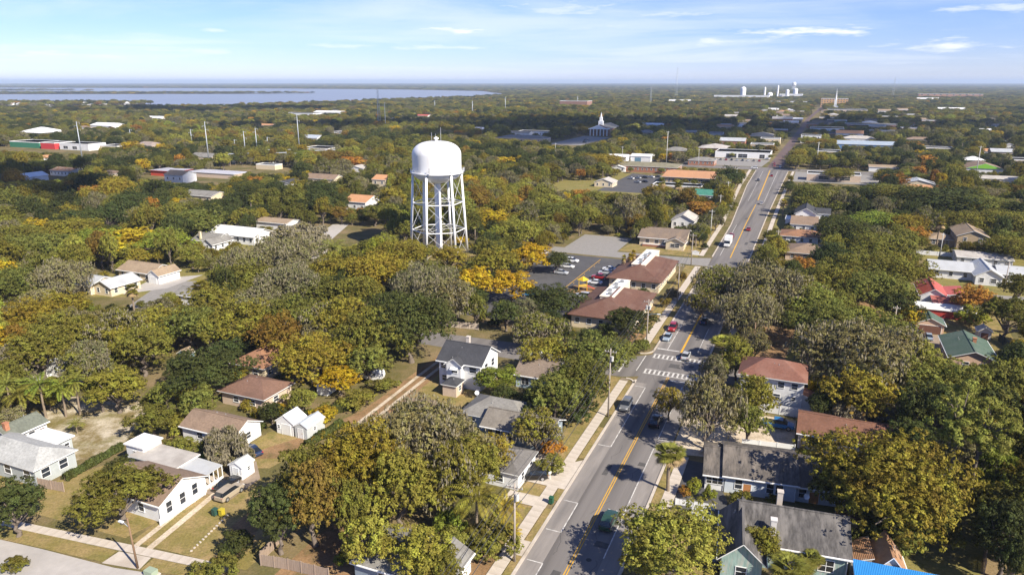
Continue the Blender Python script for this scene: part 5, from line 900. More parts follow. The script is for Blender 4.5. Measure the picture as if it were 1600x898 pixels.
x, y = S(62.6,-48.3); root = thing('utility_box', 'pale green utility box on the grass beside the street lamp', 'utility box', (x,y,0), ROT); mb = MB(); mb.prism([(-.9,-.7),(.9,-.7),(.9,.7),(-.9,.7)],0,.15); mb.build('pad', CONC, root); mb = MB(); mb.prism([(-.7,-.5),(.7,-.5),(.7,.5),(-.7,.5)],.15,.85); mb.build('cabinet', mat('pale_green_metal',(.30,.36,.26),.6,.05), root)
x, y = S(103.4,-8.2-1.6); root = thing('mailbox', 'cluster of white mailboxes at the driveway on the main road', 'mailbox', (x,y,.1), ROT)
for q in (-.35,.35):
    mb = MB(); mb.box(q-.06,q+.06,-.06,.06,0,1.0); mb.build('post', VINYL, root); mb = MB(); mb.box(q-.14,q+.14,-.3,.3,1.0,1.3); mb.build('box', VINYL, root)
# rounded trailer
x, y = S(125.6,-57.8); root = thing('travel_trailer', 'rounded white travel trailer half hidden under trees', 'trailer', (x,y,0), ROT+.1); prof = [(-3.0,.5),(-3.2,1.2),(-2.9,2.3),(-2.2,2.8),(2.2,2.8),(2.9,2.3),(3.2,1.2),(3.0,.5)]; mb = MB()
for k in range(8):
    a, b = prof[k], prof[(k+1) % 8]; mb.face([(a[0],-1.2,a[1]),(a[0],1.2,a[1]),(b[0],1.2,b[1]),(b[0],-1.2,b[1])])
mb.face([(p[0],-1.2,p[1]) for p in prof][::-1]); mb.face([(p[0],1.2,p[1]) for p in prof]); mb.build('body', WHITE, root)
for q in (-1.7,0,1.7): f, g = win_mesh(.9,.7,TRIM,GLASS); o = put('window', f, root, (q,-1.2,1.8)); put('pane', g, o)
for q in (-.6,.6): mb = MB(); mb.tube((q,-1.25,.38),(q,-1.0,.38),.38,.38,12); mb.build('wheel', TYRE, root)
# playground by the clinic
x, y = S(207,-36.5); root = thing('playground_set', 'yellow and red playground climbing set behind the clinic', 'playground', (x,y,0), ROT+.3); YEL = mat('play_yellow',(.62,.40,.03),.4,.05); PR = mat('play_red',(.5,.06,.03),.4,.05)
for (px_, py_) in ((-1.2,-1.2),(1.2,-1.2),(1.2,1.2),(-1.2,1.2)): mb = MB(); mb.tube((px_,py_,0),(px_,py_,3.2),.09,.09,8); mb.build('post', YEL, root)
mb = MB(); mb.box(-1.3,1.3,-1.3,1.3,1.4,1.5); mb.build('deck', YEL, root); mb = MB(); mb.lathe([(1.9,3.2),(0.05,4.3)],4); mb.build('canopy', YEL, root); mb = MB(); mb.face([(1.3,-.5,1.5),(1.3,.5,1.5),(4.2,.5,.2),(4.2,-.5,.2)]); mb.box(1.3,1.4,-.5,.5,.2,1.5); mb.build('slide', PR, root)
st_patch('mulch_pad', [(203,-40.5),(203,-32.5),(211,-32.5),(211,-40.5)], LEAFDIRT, .03)
# satellite dishes
def dish(label, x, y, z, rz):
    root = thing('satellite_dish', label, 'dish', (x,y,z), rz); mb = MB(); mb.tube((0,0,-.6),(0,0,.25),.03,.03,6); mb.build('mast', GALV, root); mb = MB(); mb.lathe([(.02,0),(.22,.03),(.42,.13)],16); o = mb.build('reflector', VINYL, root, (0,-.05,.35)); o.rotation_euler = (math.radians(55),0,0)
for (lab, s, t, z) in (('left satellite dish on the pale blue cottage roof', 138.6, -26.6, 5.5), ('right, higher satellite dish on the pale blue cottage roof', 139.2, -24.6, 5.7), ('satellite dish at the back corner of the blue-grey bungalow', 118.6, -29.3, 4.6), ('satellite dish by the hedge between the long white house and teal house', 107.5, 27.5, 3.4)): dish(lab, *S(s,t), z, 0)
# pergola lattice by the teal house
x, y = S(99.0,14.2); root = thing('pergola', 'white lattice pergola left of the teal house', 'pergola', (x,y,0), ROT)
for (px_, py_) in ((-1.2,-1.6),(1.2,-1.6),(1.2,1.6),(-1.2,1.6)): mb = MB(); mb.box(px_-.06,px_+.06,py_-.06,py_+.06,0,2.3); mb.build('post', VINYL, root)
for q in range(4): mb = MB(); mb.box(-1.3+q*.82,-1.18+q*.82,-1.8,1.8,2.38,2.48); mb.build('slat', VINYL, root)
for q in range(4): mb = MB(); mb.box(-1.5,1.5,-1.6+q*1.02,-1.48+q*1.02,2.3,2.38); mb.build('beam', VINYL, root)
for k in range(14):
    x, y = S(68.2+k*.62, -47.4-0.12*k); mb = MB(); mb.prism([(-.16,-.1),(.15,-.12),(.17,.1),(-.13,.12)],0,.14); tag(mb.build('border_stone', CONC, None, (x,y,.01), random.uniform(0,3)), f'pale border stone, {WORD[k]} from the sidewalk in the row across the front lawn', 'stone', 'row of border stones on the lawn')
root = thing('clinic_sign', 'low white monument sign on the lawn left of the main road', 'sign', (*S(266,-12.6),0), ROT); mb = MB(); mb.box(-1.3,1.3,-.25,.25,0,1.3); mb.build('panel', VINYL, root); mb = MB(); mb.face([(-1.5,-.3,1.3),(1.5,-.3,1.3),(0,-.3,1.8)]); mb.box(-1.5,1.5,-.3,.3,1.25,1.3); mb.build('cap', VINYL, root)

# ================================================================ TREES
def leaf_mat(name, inst, transl=0.30):
    m, n, L, b = new_mat(name); b.inputs['Roughness'].default_value = 0.65; b.inputs['Specular IOR Level'].default_value = 0.12
    if inst:
        src = n.new('ShaderNodeAttribute'); src.attribute_type = 'INSTANCER'; src.attribute_name = 'tint'; col = src.outputs['Color']
    else:
        src = n.new('ShaderNodeObjectInfo'); col = src.outputs['Color']
    geo = n.new('ShaderNodeNewGeometry'); tc = n.new('ShaderNodeTexCoord'); nz = n.new('ShaderNodeTexNoise'); nz.inputs['Scale'].default_value = 0.45; nz.inputs['Detail'].default_value = 3; L.new(tc.outputs['Object'], nz.inputs['Vector'])
    def mp(x, a, b_, lo=0.0, hi=1.0):
        r = n.new('ShaderNodeMapRange'); r.inputs[1].default_value = lo; r.inputs[2].default_value = hi; r.inputs[3].default_value = a; r.inputs[4].default_value = b_; L.new(x, r.inputs[0]); return r.outputs[0]
    mul = n.new('ShaderNodeMath'); mul.operation = 'MULTIPLY'; L.new(mp(geo.outputs['Random Per Island'], 0.6, 1.45), mul.inputs[0]); L.new(mp(nz.outputs[0], 0.75, 1.3, .3, .7), mul.inputs[1])
    sc = n.new('ShaderNodeVectorMath'); sc.operation = 'SCALE'; L.new(col, sc.inputs[0]); L.new(mul.outputs[0], sc.inputs['Scale'])
    hs = n.new('ShaderNodeHueSaturation'); L.new(mp(nz.outputs[0], 0.488, 0.532, .3, .7), hs.inputs['Hue']); L.new(sc.outputs[0], hs.inputs['Color']); L.new(hs.outputs[0], b.inputs['Base Color'])
    tr = n.new('ShaderNodeBsdfTranslucent'); L.new(hs.outputs[0], tr.inputs[0]); mx = n.new('ShaderNodeMixShader'); mx.inputs[0].default_value = transl
    L.new(b.outputs[0], mx.inputs[1]); L.new(tr.outputs[0], mx.inputs[2]); L.new(mx.outputs[0], n['Material Output'].inputs[0]); return m
LEAF = leaf_mat('leaf', False); LEAF_I = leaf_mat('leaf_woodland', True)
BARK = mat('bark', (0.155,0.125,0.10), 0.95, 0.25, 2.5, stretch=(2,2,0.5)); MOSS = mat('spanish_moss', (0.205,0.178,0.115), 0.95, 0.25, 0.8); PALMBARK = mat('palm_bark', (0.23,0.18,0.13), 0.95, 0.2, 3); DEADFROND = mat('dead_frond', (0.27,0.19,0.095), 0.9, 0.2, 2)
def quads_mesh(name, P, U, V_, m):
    """one four-cornered leaf per row of P, spanned by half vectors U and V_"""
    k = len(P); co = np.empty((k, 4, 3), np.float32); co[:,0] = P-U; co[:,1] = P-V_*0.9; co[:,2] = P+U; co[:,3] = P+V_*0.9
    me = bpy.data.meshes.new(name); me.vertices.add(4*k); me.vertices.foreach_set('co', co.ravel()); me.loops.add(4*k); me.loops.foreach_set('vertex_index', np.arange(4*k, dtype=np.int32)); me.polygons.add(k); me.polygons.foreach_set('loop_start', np.arange(0, 4*k, 4, dtype=np.int32)); me.polygons.foreach_set('loop_total', np.full(k, 4, np.int32))
    me.materials.append(m); me.update(calc_edges=True); return me
def unit(a): return a/np.maximum(np.linalg.norm(a, axis=1, keepdims=True), 1e-6)
def perp(nv, rng):
    r = rng.normal(size=nv.shape); u = unit(np.cross(nv, r)); return u, np.cross(nv, u)
def make_crown(seed, R, H, zb, nc, nl, leaf, low=-0.3, sparse=0.0, squash=0.8, moss=0, per=17):
    rng = np.random.default_rng(seed); d = unit(rng.normal(size=(nc*4, 3))); d = d[d[:,2] > low][:nc]; nc = len(d)
    f = rng.uniform(0.35, 0.92, nc)**0.7; lob = 1 + 0.24*np.sin(3*np.arctan2(d[:,1], d[:,0]) + rng.uniform(0,6)) + rng.normal(0, .12, nc)
    cz = zb + (H-zb)*0.42; C = np.stack([d[:,0]*R*.82*f*lob, d[:,1]*R*.82*f*lob, cz + d[:,2]*(H-zb)*.50*f], 1); rc = R*rng.uniform(0.17, 0.30, nc)*(1-.25*sparse)
    w_ = rc**2; ns = max(40, nl//per); idx = rng.choice(nc, ns, p=w_/w_.sum()); dd = unit(rng.normal(size=(ns, 3)) + np.array([0,0,.45])); rad = rng.uniform(0.5, 1.06, ns)**0.6
    SC = C[idx] + dd*(rc[idx]*rad)[:,None]*np.array([1,1,squash]); rs = leaf*rng.uniform(1.1, 2.3, ns)      # twigs: tufts of leaves on each bough
    k = rng.integers(0, ns, nl); ld = unit(rng.normal(size=(nl,3)) + dd[k]*.9 + np.array([0,0,.25])); P = SC[k] + ld*(rs[k]*rng.uniform(.35, 1.0, nl))[:,None]*np.array([1,1,.8])
    nv = unit(ld*.9 + dd[k]*.5 + rng.normal(size=(nl,3))*.30 + np.array([0,0,.2])); u, v = perp(nv, rng); sz = leaf*rng.uniform(.55, 1.3, nl)
    me = quads_mesh('crown', P, u*(sz*.62)[:,None], v*(sz*.42)[:,None], LEAF); mm = None
    if moss:
        ii = rng.choice(nc, moss); q = unit(rng.normal(size=(moss,3))*np.array([1,1,.6]) + d[ii]*0.6); Q = C[ii] + q*(rc[ii]*rng.uniform(.7,1.15,moss))[:,None]; ln = rng.uniform(.3, 1.15, moss)*(R/6.5)**.5; Q[:,2] -= ln*.5
        a = rng.uniform(0, 6.28, moss); wd = rng.uniform(.05,.16,moss); U = np.stack([np.cos(a)*wd, np.sin(a)*wd, rng.normal(0,.02,moss)],1); Vv = np.stack([rng.normal(0,.06,moss), rng.normal(0,.06,moss), ln*.5],1); mm = quads_mesh('moss', Q, U, Vv, MOSS)
    return me, C, mm
def make_trunk(seed, R, H, zb, C, r0, nb, m=None):
    rng = random.Random(seed); mb = MB(); pts = [Vector((0,0,0))]; hz = max(zb, H*.28); k = 4
    for i in range(1, k+1): pts.append(Vector((rng.uniform(-.04,.04)*R*i, rng.uniform(-.04,.04)*R*i, hz*i/k)))
    for i in range(k): mb.tube(pts[i], pts[i+1], r0*(1.25 if i == 0 else 1-.1*i), r0*(1-.1*(i+1)), 9, caps=False)
    for c in rng.sample(list(range(len(C))), min(nb, len(C))):
        e = Vector(C[c]); s0 = pts[-1 if rng.random() < .7 else -2]; mid = s0.lerp(e, .5) + Vector((rng.uniform(-.06,.06)*R, rng.uniform(-.06,.06)*R, rng.uniform(-.02,.08)*H)); mb.tube(s0, mid, r0*.55, r0*.32, 6, caps=False); mb.tube(mid, e, r0*.32, r0*.10, 5, caps=False)
    return mb.mesh('trunk', m or BARK, True)
PROTO = {}
def add_proto(sp, R, H, **meshes): PROTO.setdefault(sp, []).append(dict(R=R, H=H, **meshes))
for sd, R, H, nc, nl, leaf in ((1,4.6,9.5,46,13000,.25),(2,6.2,11,64,20000,.26),(3,6.8,11.5,70,23000,.26),(4,5.4,10,52,16000,.25),(5,10,13.5,140,48000,.28),(6,6.4,10.5,50,19000,.26),(7,8.2,12.5,95,33000,.27)):
    me, C, _ = make_crown(sd, R, H, H*.24, nc, nl, leaf); add_proto('O', R, H, crown=me, trunk=make_trunk(sd, R, H, H*.24, C, .05*R+.08, 14))
for sd, R, H, nc, nl, leaf, mo in ((11,5.4,11,46,11000,.25,1600),(12,7.0,12.5,62,18000,.26,2400),(13,10.0,14.5,115,36000,.28,5000)):
    me, C, mm = make_crown(sd, R, H, H*.22, nc, nl, leaf, low=-.5, sparse=.5, moss=mo); add_proto('M', R, H, crown=me, moss=mm, trunk=make_trunk(sd, R, H, H*.22, C, .045*R+.08, 22))
for sd, R, H, nc, nl, leaf in ((21,4.2,9,44,12000,.25),(22,5.0,10,50,15000,.25)):
    me, C, _ = make_crown(sd, R, H, H*.2, nc, nl, leaf, low=-.55); add_proto('Y', R, H, crown=me, trunk=make_trunk(sd, R, H, H*.2, C, .2, 10))
for sd in (31, 32):
    me, C, _ = make_crown(sd, 5.0, 18, 9.5, 40, 13000, .24, low=-.9, sparse=1.0, squash=.55); add_proto('P', 5.0, 18, crown=me, trunk=make_trunk(sd, 1.2, 18, 11.0, C, .3, 16))
for sd in (41, 42):
    me, C, mm = make_crown(sd, 4.5, 7, .8, 60, 3200, .24, low=-.6, sparse=.8, moss=7000); add_proto('B', 4.5, 7, crown=me, moss=mm, trunk=make_trunk(sd, 4.5, 7, 2.2, C, .2, 40))
for sd in (51, 52, 53):
    me, C, _ = make_crown(sd, 2.6, 3.4, .1, 30, 6500, .19, low=-.4); add_proto('S', 2.6, 3.4, crown=me, trunk=make_trunk(sd, 2.6, 3.4, .5, C, .07, 10))
def fan_palm(seed):
    rng = np.random.default_rng(seed); P = []; U = []; Vv = []; dP = []; dU = []; dV = []
    for k in range(100):
        az = rng.uniform(0, 6.283); el = rng.uniform(-1.05, 1.4); d = np.array([math.cos(az)*math.cos(el), math.sin(az)*math.cos(el), math.sin(el)]); L_ = rng.uniform(.45, 1.15); c = np.array([0,0,6.6]) + d*L_ - np.array([0,0,.18*L_]); side = np.cross(d, [0,0,1.0]); side /= max(np.linalg.norm(side), 1e-3); dead = el < -.3
        for j in range(11):
            a = (j-5)*.24; dr = d*math.cos(a) + side*math.sin(a); dr = dr - np.array([0,0,.55 if dead else .28]); ln = rng.uniform(.34,.46); nrm = np.cross(dr, side); nrm /= max(np.linalg.norm(nrm), 1e-3); wv = np.cross(nrm, dr); wv /= max(np.linalg.norm(wv), 1e-3)
            (dP if dead else P).append(c + dr*ln); (dU if dead else U).append(dr*ln); (dV if dead else Vv).append(wv*.075)
    t = MB(); pts = [Vector((0,0,0)), Vector((.08,.02,2.2)), Vector((.03,.06,4.5)), Vector((0,0,6.6))]
    for a, b in zip(pts[:-1], pts[1:]): t.tube(a, b, .22, .19, 9, caps=False)
    add_proto('C', 1.95, 7.4, crown=quads_mesh('crown', np.array(P), np.array(U), np.array(Vv), LEAF), dead_fronds=quads_mesh('dead_fronds', np.array(dP), np.array(dU), np.array(dV), DEADFROND), trunk=t.mesh('trunk', PALMBARK, True))
def feather_palm(seed):
    rng = np.random.default_rng(seed); P = []; U = []; Vv = []
    for k in range(24):
        az = 2.4*k + rng.uniform(-.3,.3); up = rng.uniform(.15, 1.25); Lf = rng.uniform(2.6, 3.4); pos = np.array([0,0,5.4]); d = np.array([math.cos(az)*math.cos(up), math.sin(az)*math.cos(up), math.sin(up)]); h_ = np.array([-math.sin(az), math.cos(az), 0])
        for j in range(16):
            pos = pos + d*Lf/16; d = d - np.array([0,0,.115]); d /= np.linalg.norm(d); ln = .52*math.sin(math.pi*(j+1.5)/18)+.1
            for sg in (-1, 1):
                dr = h_*sg*.85 + d*.45 - np.array([0,0,.3]); dr /= np.linalg.norm(dr); nn = np.cross(dr, d); wv = np.cross(nn, dr); wv /= max(np.linalg.norm(wv), 1e-3); P.append(pos + dr*ln*.5); U.append(dr*ln*.55); Vv.append(wv*.085)
    t = MB(); t.tube((0,0,0),(.1,.05,2.8),.2,.16,9,caps=False); t.tube((.1,.05,2.8),(0,0,5.5),.16,.13,9,caps=False)
    add_proto('F', 2.9, 6.6, crown=quads_mesh('crown', np.array(P), np.array(U), np.array(Vv), LEAF), trunk=t.mesh('trunk', PALMBARK, True))
for sd in (61, 62): fan_palm(sd); feather_palm(sd+10)
COLS = dict(dk=(.070,.078,.021), ol=(.165,.152,.030), br=(.232,.212,.039), go=(.225,.173,.026), ye=(.39,.25,.018), ru=(.215,.132,.027), gy=(.185,.162,.066), li=(.222,.234,.032))
COLS['or'] = (.36,.155,.03)
CNAME = dict(dk='dark green', ol='olive green', br='bright olive', go='golden olive', ye='yellow', ru='russet', gy='grey-green', li='lime green'); CNAME['or'] = 'orange'
NAMES = dict(O=('oak_tree','broad oak','tree'), M=('mossy_oak','moss-draped oak','tree'), Y=('leafy_tree','round-crowned tree','tree'), P=('pine_tree','tall pine','tree'), B=('weeping_tree','twiggy weeping tree','tree'), C=('fan_palm','fan palm','palm'), F=('feather_palm','feather palm','palm'), S=('shrub','leafy shrub','shrub'))
FIRST = {}
def plant(x, y, h, R, sp, ck, proto=None):
    V_ = PROTO[sp]; i = proto if proto is not None else min(range(len(V_)), key=lambda k: abs(V_[k]['R']-R) + random.uniform(0, 1.6)); p = V_[i]; nm = NAMES[sp][0]
    root = thing(nm, None, NAMES[sp][2], (x, y, 0), random.uniform(0, 6.283)); sx = R/p['R']; sz = h/p['H']; sk = random.uniform(.84, 1.18)
    c = COLS[ck]; j = random.uniform(.95, 1.2) if (R > 7 or sp == 'Y') else random.uniform(.78, 1.28); hsh = random.uniform(-.1, .1); c = (c[0]*j*(1+hsh), c[1]*j, c[2]*j*(1-hsh), 1)
    for part in ('trunk', 'crown', 'moss', 'dead_fronds'):
        if part in p:
            tr = sx if sp in 'CF' else sx
            o = put(part, p[part], root, (0,0,0), 0.0, (min(sx, 1.3) if part == 'trunk' and sp in 'CF' else sx, min(sx, 1.3) if part == 'trunk' and sp in 'CF' else sx*sk, sz)); o.color = c
            FIRST.setdefault((sp, i, part), o)
    return root
HEROES = [  # x, y, height, crown radius, species, colour
    (-55.0,87.6,8.5,6.7,'O','ol'), (-67.8,84.5,8.5,5.0,'O','dk'), (-46.3,103.6,7,4.8,'B','gy'), (-62.5,112.4,6.5,4.4,'O','ol'), (-60.4,114.5,4,3.4,'S','br'), (-60.4,130.0,10,8.5,'O','dk'),
    (-40.2,134.6,11,7.8,'O','go'), (-34.2,140.6,6,4.1,'Y','ye'), (-44.0,120.6,3,3.0,'S','ye'), (-34.5,118.5,3,2.9,'S','ye'), (-40.7,125.7,3.5,3.1,'S','br'), (-30.5,80.6,11,4.4,'O','dk'),
    (-26.4,82.4,13,5.1,'O','ru'), (-29.1,88.2,12,4.0,'O','ol'), (-21.8,90.4,14,6.8,'O','go'), (-14.2,98.7,14,9.8,'M','gy'), (-8.5,88.0,13,6.2,'M','ol'), (-15.1,84.7,13,5.6,'O','ol'),
    (-21.3,81.3,11,3.3,'O','ol'), (-18.2,76.5,9,4.2,'O','br'), (-11.3,73.9,8.5,4.7,'O','br'), (-8.6,83.4,5,2.6,'S','li'), (-4.7,83.6,8,3.9,'F','br'), (-0.9,83.3,6.5,3.0,'F','go'),
    (-2.5,80.3,4.5,4.2,'S','ol'), (0.0,81.3,3.5,1.7,'F','ye'), (-7.2,80.6,4,2.5,'S','br'), (4.0,106.3,9,4.5,'M','go'), (6.6,106.1,3.5,2.5,'Y','or'), (6.3,101.1,3,2.7,'S','ol'),
    (-1.2,120.6,3,1.8,'S','ol'), (-3.2,129.7,6.5,5.0,'O','li'), (2.3,116.0,5,2.9,'S','dk'), (12.6,123.2,11,6.6,'O','ol'), (7.9,118.3,10,5.5,'O','ol'), (17.5,134.6,11,7.1,'O','ol'),
    (7.4,139.5,9,6.0,'O','go'), (11.8,119.9,5,4.4,'S','dk'), (14.4,123.1,9,4.8,'O','dk'), (28.0,159.9,8.5,7.0,'O','dk'), (22.2,144.6,7,5.2,'O','ol'), (29.3,152.7,4,2.9,'S','ol'),
    (10.8,178.7,9,8.0,'O','dk'), (14.6,225.8,7,5.4,'O','dk'), (5.9,155.8,9,7.8,'M','ol'), (3.3,172.3,8,4.9,'M','gy'), (-22.4,147.6,16,10.5,'O','dk'), (-29.3,142.8,14,8.2,'O','ol'),
    (-37.8,153.1,13,8.0,'O','go'), (-24.0,183.2,14,10.3,'M','gy'), (-15.4,172.2,13,7.7,'M','gy'), (-38.9,199.1,13,10.2,'O','go'), (-40.2,178.3,12,7.5,'O','ol'), (-52.5,201.5,12,8.4,'O','go'),
    (-35.9,221.8,12,9.2,'O','go'), (-9.8,189.8,11,7.1,'O','ye'), (0.0,192.0,10,8.1,'Y','ye'), (6.3,227.0,10,8.4,'Y','ye'), (-4.0,215.7,11,8.0,'O','go'), (-8.5,231.6,10,6.4,'O','ol'),
    (-20.8,225.1,9,7.3,'O','go'), (-30.0,232.2,8,5.4,'O','ol'), (19.6,75.2,10,7.3,'O','br'), (16.2,73.8,7.5,3.1,'O','br'), (33.4,72.7,5,3.3,'C','ol'), (31.5,77.1,6.5,2.8,'O','go'),
    (37.2,75.3,4,2.0,'C','ol'), (50.8,84.8,14,10.8,'O','go'), (46.1,86.9,10,4.9,'O','ol'), (54.3,82.8,11,5.1,'O','ol'), (46.8,93.7,4,2.9,'S','dk'), (64.3,92.8,20,5.2,'P','br'),
    (67.3,92.0,18,5.0,'P','ol'), (70.7,107.1,13,6.3,'O','dk'), (61.1,75.8,11,5.1,'O','dk'), (69.5,91.2,5,3.7,'S','li'), (71.5,93.1,9,4.2,'O','li'), (76.9,97.4,12,3.9,'O','ol'),
    (69.6,131.7,15,14.6,'M','gy'), (72.1,154.9,12,8.8,'O','ol'), (78.5,131.3,12,7.6,'O','br'), (63.2,117.4,11,6.9,'O','go'), (74.2,118.9,12,7.5,'O','ol'), (79.5,116.1,12,7.9,'O','ol'),
    (88.1,118.9,12,6.4,'O','ol'), (102.4,134.4,10,4.5,'O','dk'), (67.3,113.5,6,5.6,'B','ru'), (59.5,113.5,6,3.9,'B','ru'), (32.9,108.7,14,6.1,'M','gy'), (43.1,117.4,10,5.5,'O','br'),
    (40.2,109.8,8,3.8,'O','br'), (39.5,129.3,10,2.8,'M','gy'), (23.8,95.7,7.6,2.7,'C','ol'), (28.9,119.5,7,3.6,'M','go'), (66.0,178.7,16,12.5,'M','gy'), (57.2,185.4,13,9.5,'M','ol'),
    (57.6,162.6,13,8.4,'M','gy'), (74.8,181.3,12,7.6,'M','ol'), (47.3,149.9,5,3.2,'C','br'), (49.7,175.8,9,5.0,'M','ol'), (89.8,212.5,9,5.9,'Y','or'), (86.9,189.8,11,8.0,'O','ol'),
    (100.5,203.9,11,8.5,'O','ol'), (96.8,181.3,12,9.3,'O','ol'), (112.4,201.5,12,9.4,'O','ol'), (98.1,167.1,8,3.6,'Y','ye'), (95.5,168.4,10,6.4,'O','dk'), (150.6,260.7,9,5.7,'Y','or'),
    (123.5,231.0,12,11.7,'O','ol'), (152.1,273.0,11,10.0,'O','go'), (144.1,279.6,11,10.8,'O','li'), (122.6,257.5,12,10.6,'O','dk'), (101.8,220.0,11,8.1,'O','dk'), (198.1,324.6,14,22.0,'O','dk'),
    (189.4,338.2,13,16.8,'O','ol'), (184.5,352.7,12,14.3,'O','ol'), (208.0,314.3,12,15.7,'O','ol'), (194.1,276.4,12,15.1,'O','ol'), (170.0,236.4,10,9.8,'O','ol'), (122.5,180.4,9,6.4,'Y','or'),
    (118.4,173.5,5,4.5,'S','li'), (118.5,161.5,11,6.9,'O','ol'), (141.2,190.9,9,5.4,'O','ol'), (-72.1,213.9,15,12.4,'M','gy'), (-59.9,183.2,14,10.3,'M','gy'), (-76.2,251.8,12,11.5,'B','gy'),
    (-74.3,194.3,12,8.2,'O','ol'), (-58.4,226.3,10,6.3,'F','br'), (-134.5,246.3,12,13.0,'Y','ye'), (-145.7,243.8,11,10.1,'O','li'), (-121.0,243.8,11,9.0,'O','li'), (-162.7,257.5,12,13.0,'O','go'),
    (-157.5,231.0,12,12.8,'O','ol'), (-126.1,276.4,12,13.9,'O','ol'), (-127.1,192.0,13,9.8,'M','gy'), (0.0,321.6,11,8.0,'Y','or'), (-7.8,286.6,11,7.8,'Y','ye'), (84.7,313.2,10,8.8,'Y','or'),
    (35.2,360.8,9,5.9,'Y','or'), (19.2,301.5,11,9.6,'O','ol'), (62.8,503.4,12,17.9,'O','go'), (14.3,576.1,12,15.3,'M','ol'), (-111.6,500.9,11,12.3,'Y','or'), (122.1,405.4,14,8.7,'O','dk'),
    (201.9,509.3,11,10.0,'O','ol'), (203.4,445.6,9,10.0,'O','ol'), (73.3,361.0,10,8.1,'O','go'), (-86.6,120.3,8,3.5,'F','li'), (-83.2,120.8,7,3.2,'F','li'), (-89.0,118.0,7,3.5,'F','br'),
    (-81.2,121.8,8,3.0,'F','br'), (-92.7,120.3,8,2.9,'F','br'), (-84.9,131.0,10,4.4,'O','br'), (-77.2,114.2,2.5,1.7,'F','ol'), (-77.5,123.0,8,3.6,'O','br'), (-81.4,178.2,10,3.3,'C','go'),
    (-81.6,189.8,11,3.5,'O','ol'), (-99.5,178.4,9,2.3,'C','go'), (-50.8,180.4,11,6.8,'O','ol'), (81.8,349.8,13,3.1,'C','ol'), (76.3,361.6,13,2.3,'C','ol'), (86.1,347.0,9,2.5,'C','ol'),
    (124.5,323.6,8,2.6,'C','go'), (160.3,262.3,11,2.6,'C','go'), (119.8,259.3,9,3.1,'C','go'), (37.9,221.6,7,1.2,'C','ye'), (35.6,219.8,7,1.2,'C','go'), (39.0,222.1,8,1.2,'C','ye'),
    (92.1,244.5,8,4.0,'C','ol'), (52.0,210.4,5,1.8,'Y','ru'), (45.8,195.1,4,2.7,'B','ru'), (42.5,187.8,3,1.8,'Y','ru'), (5.2,116.7,4,1.7,'F','ol'), (27.5,94.5,3,1.2,'S','li'),
    (29.5,93.2,2.5,1.2,'S','li'), (26.0,94.3,1.8,1.3,'Y','or'), (38.7,84.9,4,2.6,'S','dk'), (51.2,82.0,5,5.1,'S','ol'), (44.9,81.3,4,2.5,'S','ol'), (57.6,82.7,4,3.0,'S','ol'),
    (59.9,72.6,9,2.3,'O','dk'), (-63.7,77.4,2,1.6,'S','ol'), (-36.2,76.1,3,2.4,'S','ol'), (-39.5,76.2,2,1.6,'S','ol'), (-36.2,80.6,4,2.5,'S','dk'), (-3.0,99.5,8,4.2,'M','go'),
    (-6.1,92.4,11,5.1,'O','ol'), (-29.4,135.2,9,4.9,'O','ol'), (-8.4,72.4,7,2.7,'O','ol'), (-74.1,122.5,9,5.7,'O','go'), (-84.6,132.8,11,6.4,'M','gy'), (-77.9,140.0,11,6.4,'O','ol'),
    (-98.2,138.1,11,7.3,'O','ol'), (-102.9,135.9,9,5.9,'B','gy'), (-66.3,125.1,5,3.4,'O','br'), (-100.1,150.0,11,8.2,'O','ol'), (-88.1,150.4,12,7.5,'M','ol'), (-114.6,159.1,11,8.3,'O','go'),
    (-73.4,154.4,11,7.3,'O','ol'), (-62.5,154.9,12,8.5,'O','go'), (-51.6,146.2,12,6.6,'O','ru'), (-75.3,171.8,11,7.7,'O','ol'), (-84.5,160.4,9,6.1,'O','br'), (-51.4,159.6,12,7.6,'O','ol'),
    (-136.8,187.6,12,8.8,'O','ol'), (-44.1,154.9,12,6.6,'M','ol'), (-64.7,171.8,11,7.3,'M','gy'), (-34.2,130.4,6,4.4,'O','ye'), (-29.6,125.7,3.5,3.7,'S','br'), (-25.8,132.3,3,3.2,'S','ol'),
    (76.1,171.8,11,7.3,'O','br'), (83.3,147.9,11,7.8,'O','ol'), (71.4,170.9,4,4.9,'S','br'), (-50.3,96.3,1.3,0.9,'S','li'), (-49.8,98.1,1.5,1.0,'S','br'), (-19.0,120.6,3,2.4,'S','br'),
    (52.0,108.4,3,2.7,'S','dk'),
]

# open ground that the photograph shows free of trees: (s0, s1, t0, t1, height)
CLEAR = [(40,150,-9.6,8,0),(150,400,-9.6,8,0),(400,562,-16,9.5,0),(562,760,-8,3,0),(760,1000,-5,6,0),(1000,1400,0,10,0),(1400,2100,10,28,0),(55,66,-98,-40,0),(66,81,-57,-38,0),(76,98,-100,-83,0),(65,71,-98,-57,0),(84,105,-61,-50.5,0),(98,112,-54,-49,0),(110,147,-51,-31,0),(147,160,-62,-6,0),(84,147,-13.5,-9,0),
    (190,262,-62,-30,0),(165,250,-15,-9,0),(250,275,-50,-8,0),(258,285,-60,-40,0),(119,141,6,25,0),(97,112,35,48,0),(96,118,8,18,0),(195,230,48,70,0),(225,262,56,100,0),(244,262,60,105,0),(275,300,62,110,0),(168,195,18,46,0),(405,490,-95,-62,0),(404,440,-118,-95,0),(546,563,-120,60,0),(566,620,-60,-8,0),(690,815,-225,-190,0),(490,546,12,60,0),(120,150,-60,-46,0),(205,262,-168,-138,0),(145,176,-178,-150,0),(400,425,-372,-318,0),(346,362,-386,-316,0),(440,462,-690,-560,0),(320,330,-450,-425,0),(222,242,-112,-84,0),(330,430,9,15,0),(104,116,-104,-92,0),(62,72,-40,-30,0)]
